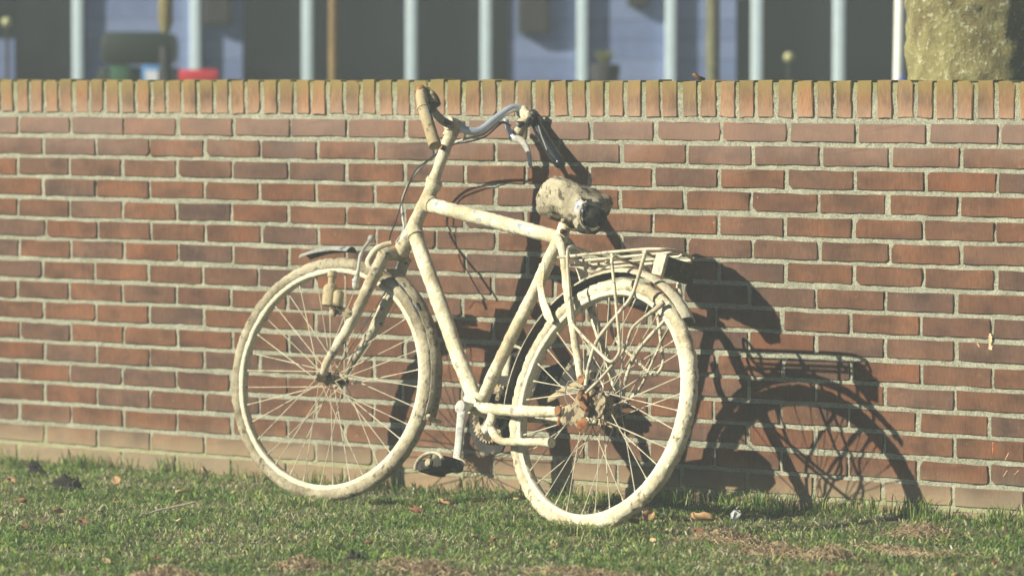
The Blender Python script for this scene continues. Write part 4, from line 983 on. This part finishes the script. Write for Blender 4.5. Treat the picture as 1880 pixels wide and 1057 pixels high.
for sx in (-.065, .065):
    m = MB(); m.tube([(sx, .02, -.02), (sx, .015, 1.16)], .014, 8, .3); m.build("leg", M_BWALL, r2); m = MB(); m.tube([(sx, -.32, -.02), (sx, -.32, .45)], .014, 8, .3); m.build("leg", M_BWALL, r2)
pl = at("planter", 1110, 19.4, "dark planter with a yellow-green plant, blurred behind the middle of the wall", "planter")
m = MB(); m.lathe((0, 0, 0), (0, 0, 1), [(0, .04), (.02, .045), (1.10, .045), (zy(118, 19.4) - .03, .065), (zy(118, 19.4), .062)], 18); m.build("pot", M_BWALL, pl)
m = MB()
for k in range(40):
    r = random.Random(k); a = r.uniform(0, 6.28); t = Vector((math.cos(a), math.sin(a), 0)); z0 = zy(118, 19.4) - .01
    m.tube([Vector((0, 0, z0)), Vector((0, 0, z0 + .03)) + t * .02, Vector((0, 0, z0 + r.uniform(.03, .075))) + t * r.uniform(.01, .05)], [.004, .005, .001], 5, .02, False)
m.build("foliage", simple("yellow_green_leaves", (.18, .19, .05), .6), pl)

# white pole with a blue foot, leaning a touch
wp = at("pole", 1642, 17.0, "white pole with a blue lower band just left of the big tree", "pole")
m = MB(); m.tube([(-.004, 0, -.02), (.02, 0, 1.6), (.05, 0, 3.2)], .021, 14, .1); m.build("shaft", simple("white_paint", (.80, .80, .74), .5, 0, .04), wp)
m = MB(); m.tube([(.026, -.01, .95), (.03, -.01, 1.175)], .0235, 14, .1); m.build("band", simple("blue_band", (.04, .08, .45), .5), wp)

# saplings and the big tree
def barkmat(name, c1, c2, c3, sc=18.0):
    m, n, l, b = newmat(name); tc = n.new("ShaderNodeTexCoord")
    mp = N(n, "ShaderNodeMapping"); mp.inputs["Scale"].default_value = (1, 1, .55); l.new(tc.outputs["Object"], mp.inputs["Vector"])
    n1 = N(n, "ShaderNodeTexNoise", i_Scale=sc, i_Detail=8.0, i_Roughness=.65); l.new(mp.outputs[0], n1.inputs["Vector"])
    n2 = N(n, "ShaderNodeTexNoise", i_Scale=sc * 4, i_Detail=6.0, i_Roughness=.7); l.new(tc.outputs["Object"], n2.inputs["Vector"])
    r1 = ramp(n, [(.35, c2), (.6, c1)]); l.new(n1.outputs[0], r1.inputs[0])
    r2 = ramp(n, [(.56, g3(0)), (.62, g3(1))]); l.new(n2.outputs[0], r2.inputs[0])
    c = mix(n, l, r2.outputs[0], r1.outputs[0], c3); l.new(c, b.inputs["Base Color"]); b.inputs["Roughness"].default_value = .95
    bp = N(n, "ShaderNodeBump", i_Strength=.9, i_Distance=.012); l.new(n2.outputs[0], bp.inputs["Height"]); bp2 = N(n, "ShaderNodeBump", i_Strength=.8, i_Distance=.02); l.new(n1.outputs[0], bp2.inputs["Height"]); l.new(bp.outputs[0], bp2.inputs["Normal"]); l.new(bp2.outputs[0], b.inputs["Normal"])
    return m
def tree(u, dep, rad, height, mat, label, seed, lim=6, lean=0.0, flare=1.0, name="tree", group=None):
    p = bgpt(u, dep); root = empty(name, Matrix.Translation(p)); tag(root, label, "tree", group); r = random.Random(seed)
    L = [Vector((lean * t * height * H_R.x + r.gauss(0, rad * .12) * (t > 0), lean * t * height * H_R.y + r.gauss(0, rad * .12) * (t > 0), -.05 + t * height)) for t in (0, .12, .3, .5, .75, 1)]
    m = MB(); m.tube(L, [rad * flare * 1.25, rad * 1.06, rad, rad * .94, rad * .82, rad * .62], 64 if rad > .1 else 12, .02 if rad > .1 else .05); m.build("trunk", mat, root, True, [(rad * .10, 6), (.010, 22), (.004, 70)] if rad > .1 else (rad * .12, 12))
    for k in range(lim):
        b0 = L[-1] * (1 - .1 * (k % 3)) ; b0 = L[-1] - Vector((0, 0, height * .06 * (k % 4))); a = k * 2.4 + r.uniform(-.4, .4); ln = height * r.uniform(.35, .6)
        t = Vector((math.cos(a), math.sin(a), 0)); P = [b0, b0 + t * ln * .35 + Vector((0, 0, ln * .35)), b0 + t * ln * .7 + Vector((0, 0, ln * .9))]
        m = MB(); m.tube(P, [rad * .42, rad * .28, rad * .08], 8, .1)
        for q in range(6):
            s0 = P[1].lerp(P[2], q / 6); d = Vector((r.gauss(0, 1), r.gauss(0, 1), abs(r.gauss(.6, .5)))).normalized() * ln * r.uniform(.2, .4); m.tube([s0, s0 + d * .5 + Vector((0, 0, .03)), s0 + d], [rad * .10, rad * .06, rad * .015], 5, .15)
        m.build("branch", mat, root)
    return root
tree(1797, 13.1, .203, 3.0, barkmat("lichen_bark", (.32, .285, .115), (.16, .13, .05), (.48, .48, .31), 14), "thick tree trunk with mottled lichen bark rising behind the wall at right", 2, 6, 0, 1.12)
tree(608, 18.3, .024, 2.6, barkmat("orange_bark", (.30, .20, .09), (.20, .13, .055), (.36, .27, .14)), "thin straight brown sapling trunk left of centre, blurred behind the wall", 3, 4, .006, 1.1, "young_tree", "young trees behind the wall")
tree(1307, 18.0, .029, 2.6, barkmat("mottled_bark", (.20, .20, .11), (.12, .12, .07), (.34, .34, .22), 22), "thin mottled grey-green sapling trunk right of centre, blurred behind the wall", 4, 4, 0, 1.1, "young_tree", "young trees behind the wall")
# hanging yellowish bunch at upper left
p = bgpt(305, 18.5); hb_ = empty("young_tree", Matrix.Translation(p)); tag(hb_, "slim sapling with a yellowish mossy upper trunk at upper left, blurred", "tree", "young trees behind the wall")
MOSS = barkmat("mossy_bark", (.30, .26, .10), (.20, .16, .06), (.36, .32, .16), 30)
m = MB(); m.tube([(0, 0, -.02), (.004, 0, .7), (0, 0, 1.3)], [.030, .026, .024], 10, .1); m.build("trunk", M_BWALL, hb_); m = MB(); m.tube([(0, 0, zy(60, 18.5)), (.002, 0, zy(40, 18.5)), (-.003, 0, 1.7), (0, 0, 2.6)], [.018, .030, .029, .015], 12, .03); m.build("mossy_trunk", MOSS, hb_, True, (.006, 30))
for k in range(4): m = MB(); a = k * 1.6; m.tube([(0, 0, 2.2 + .08 * k), (.3 * math.cos(a), .3 * math.sin(a), 2.7), (.5 * math.cos(a), .5 * math.sin(a), 3.2)], [.012, .008, .002], 6, .1); m.build("branch", MOSS, hb_)

veil()
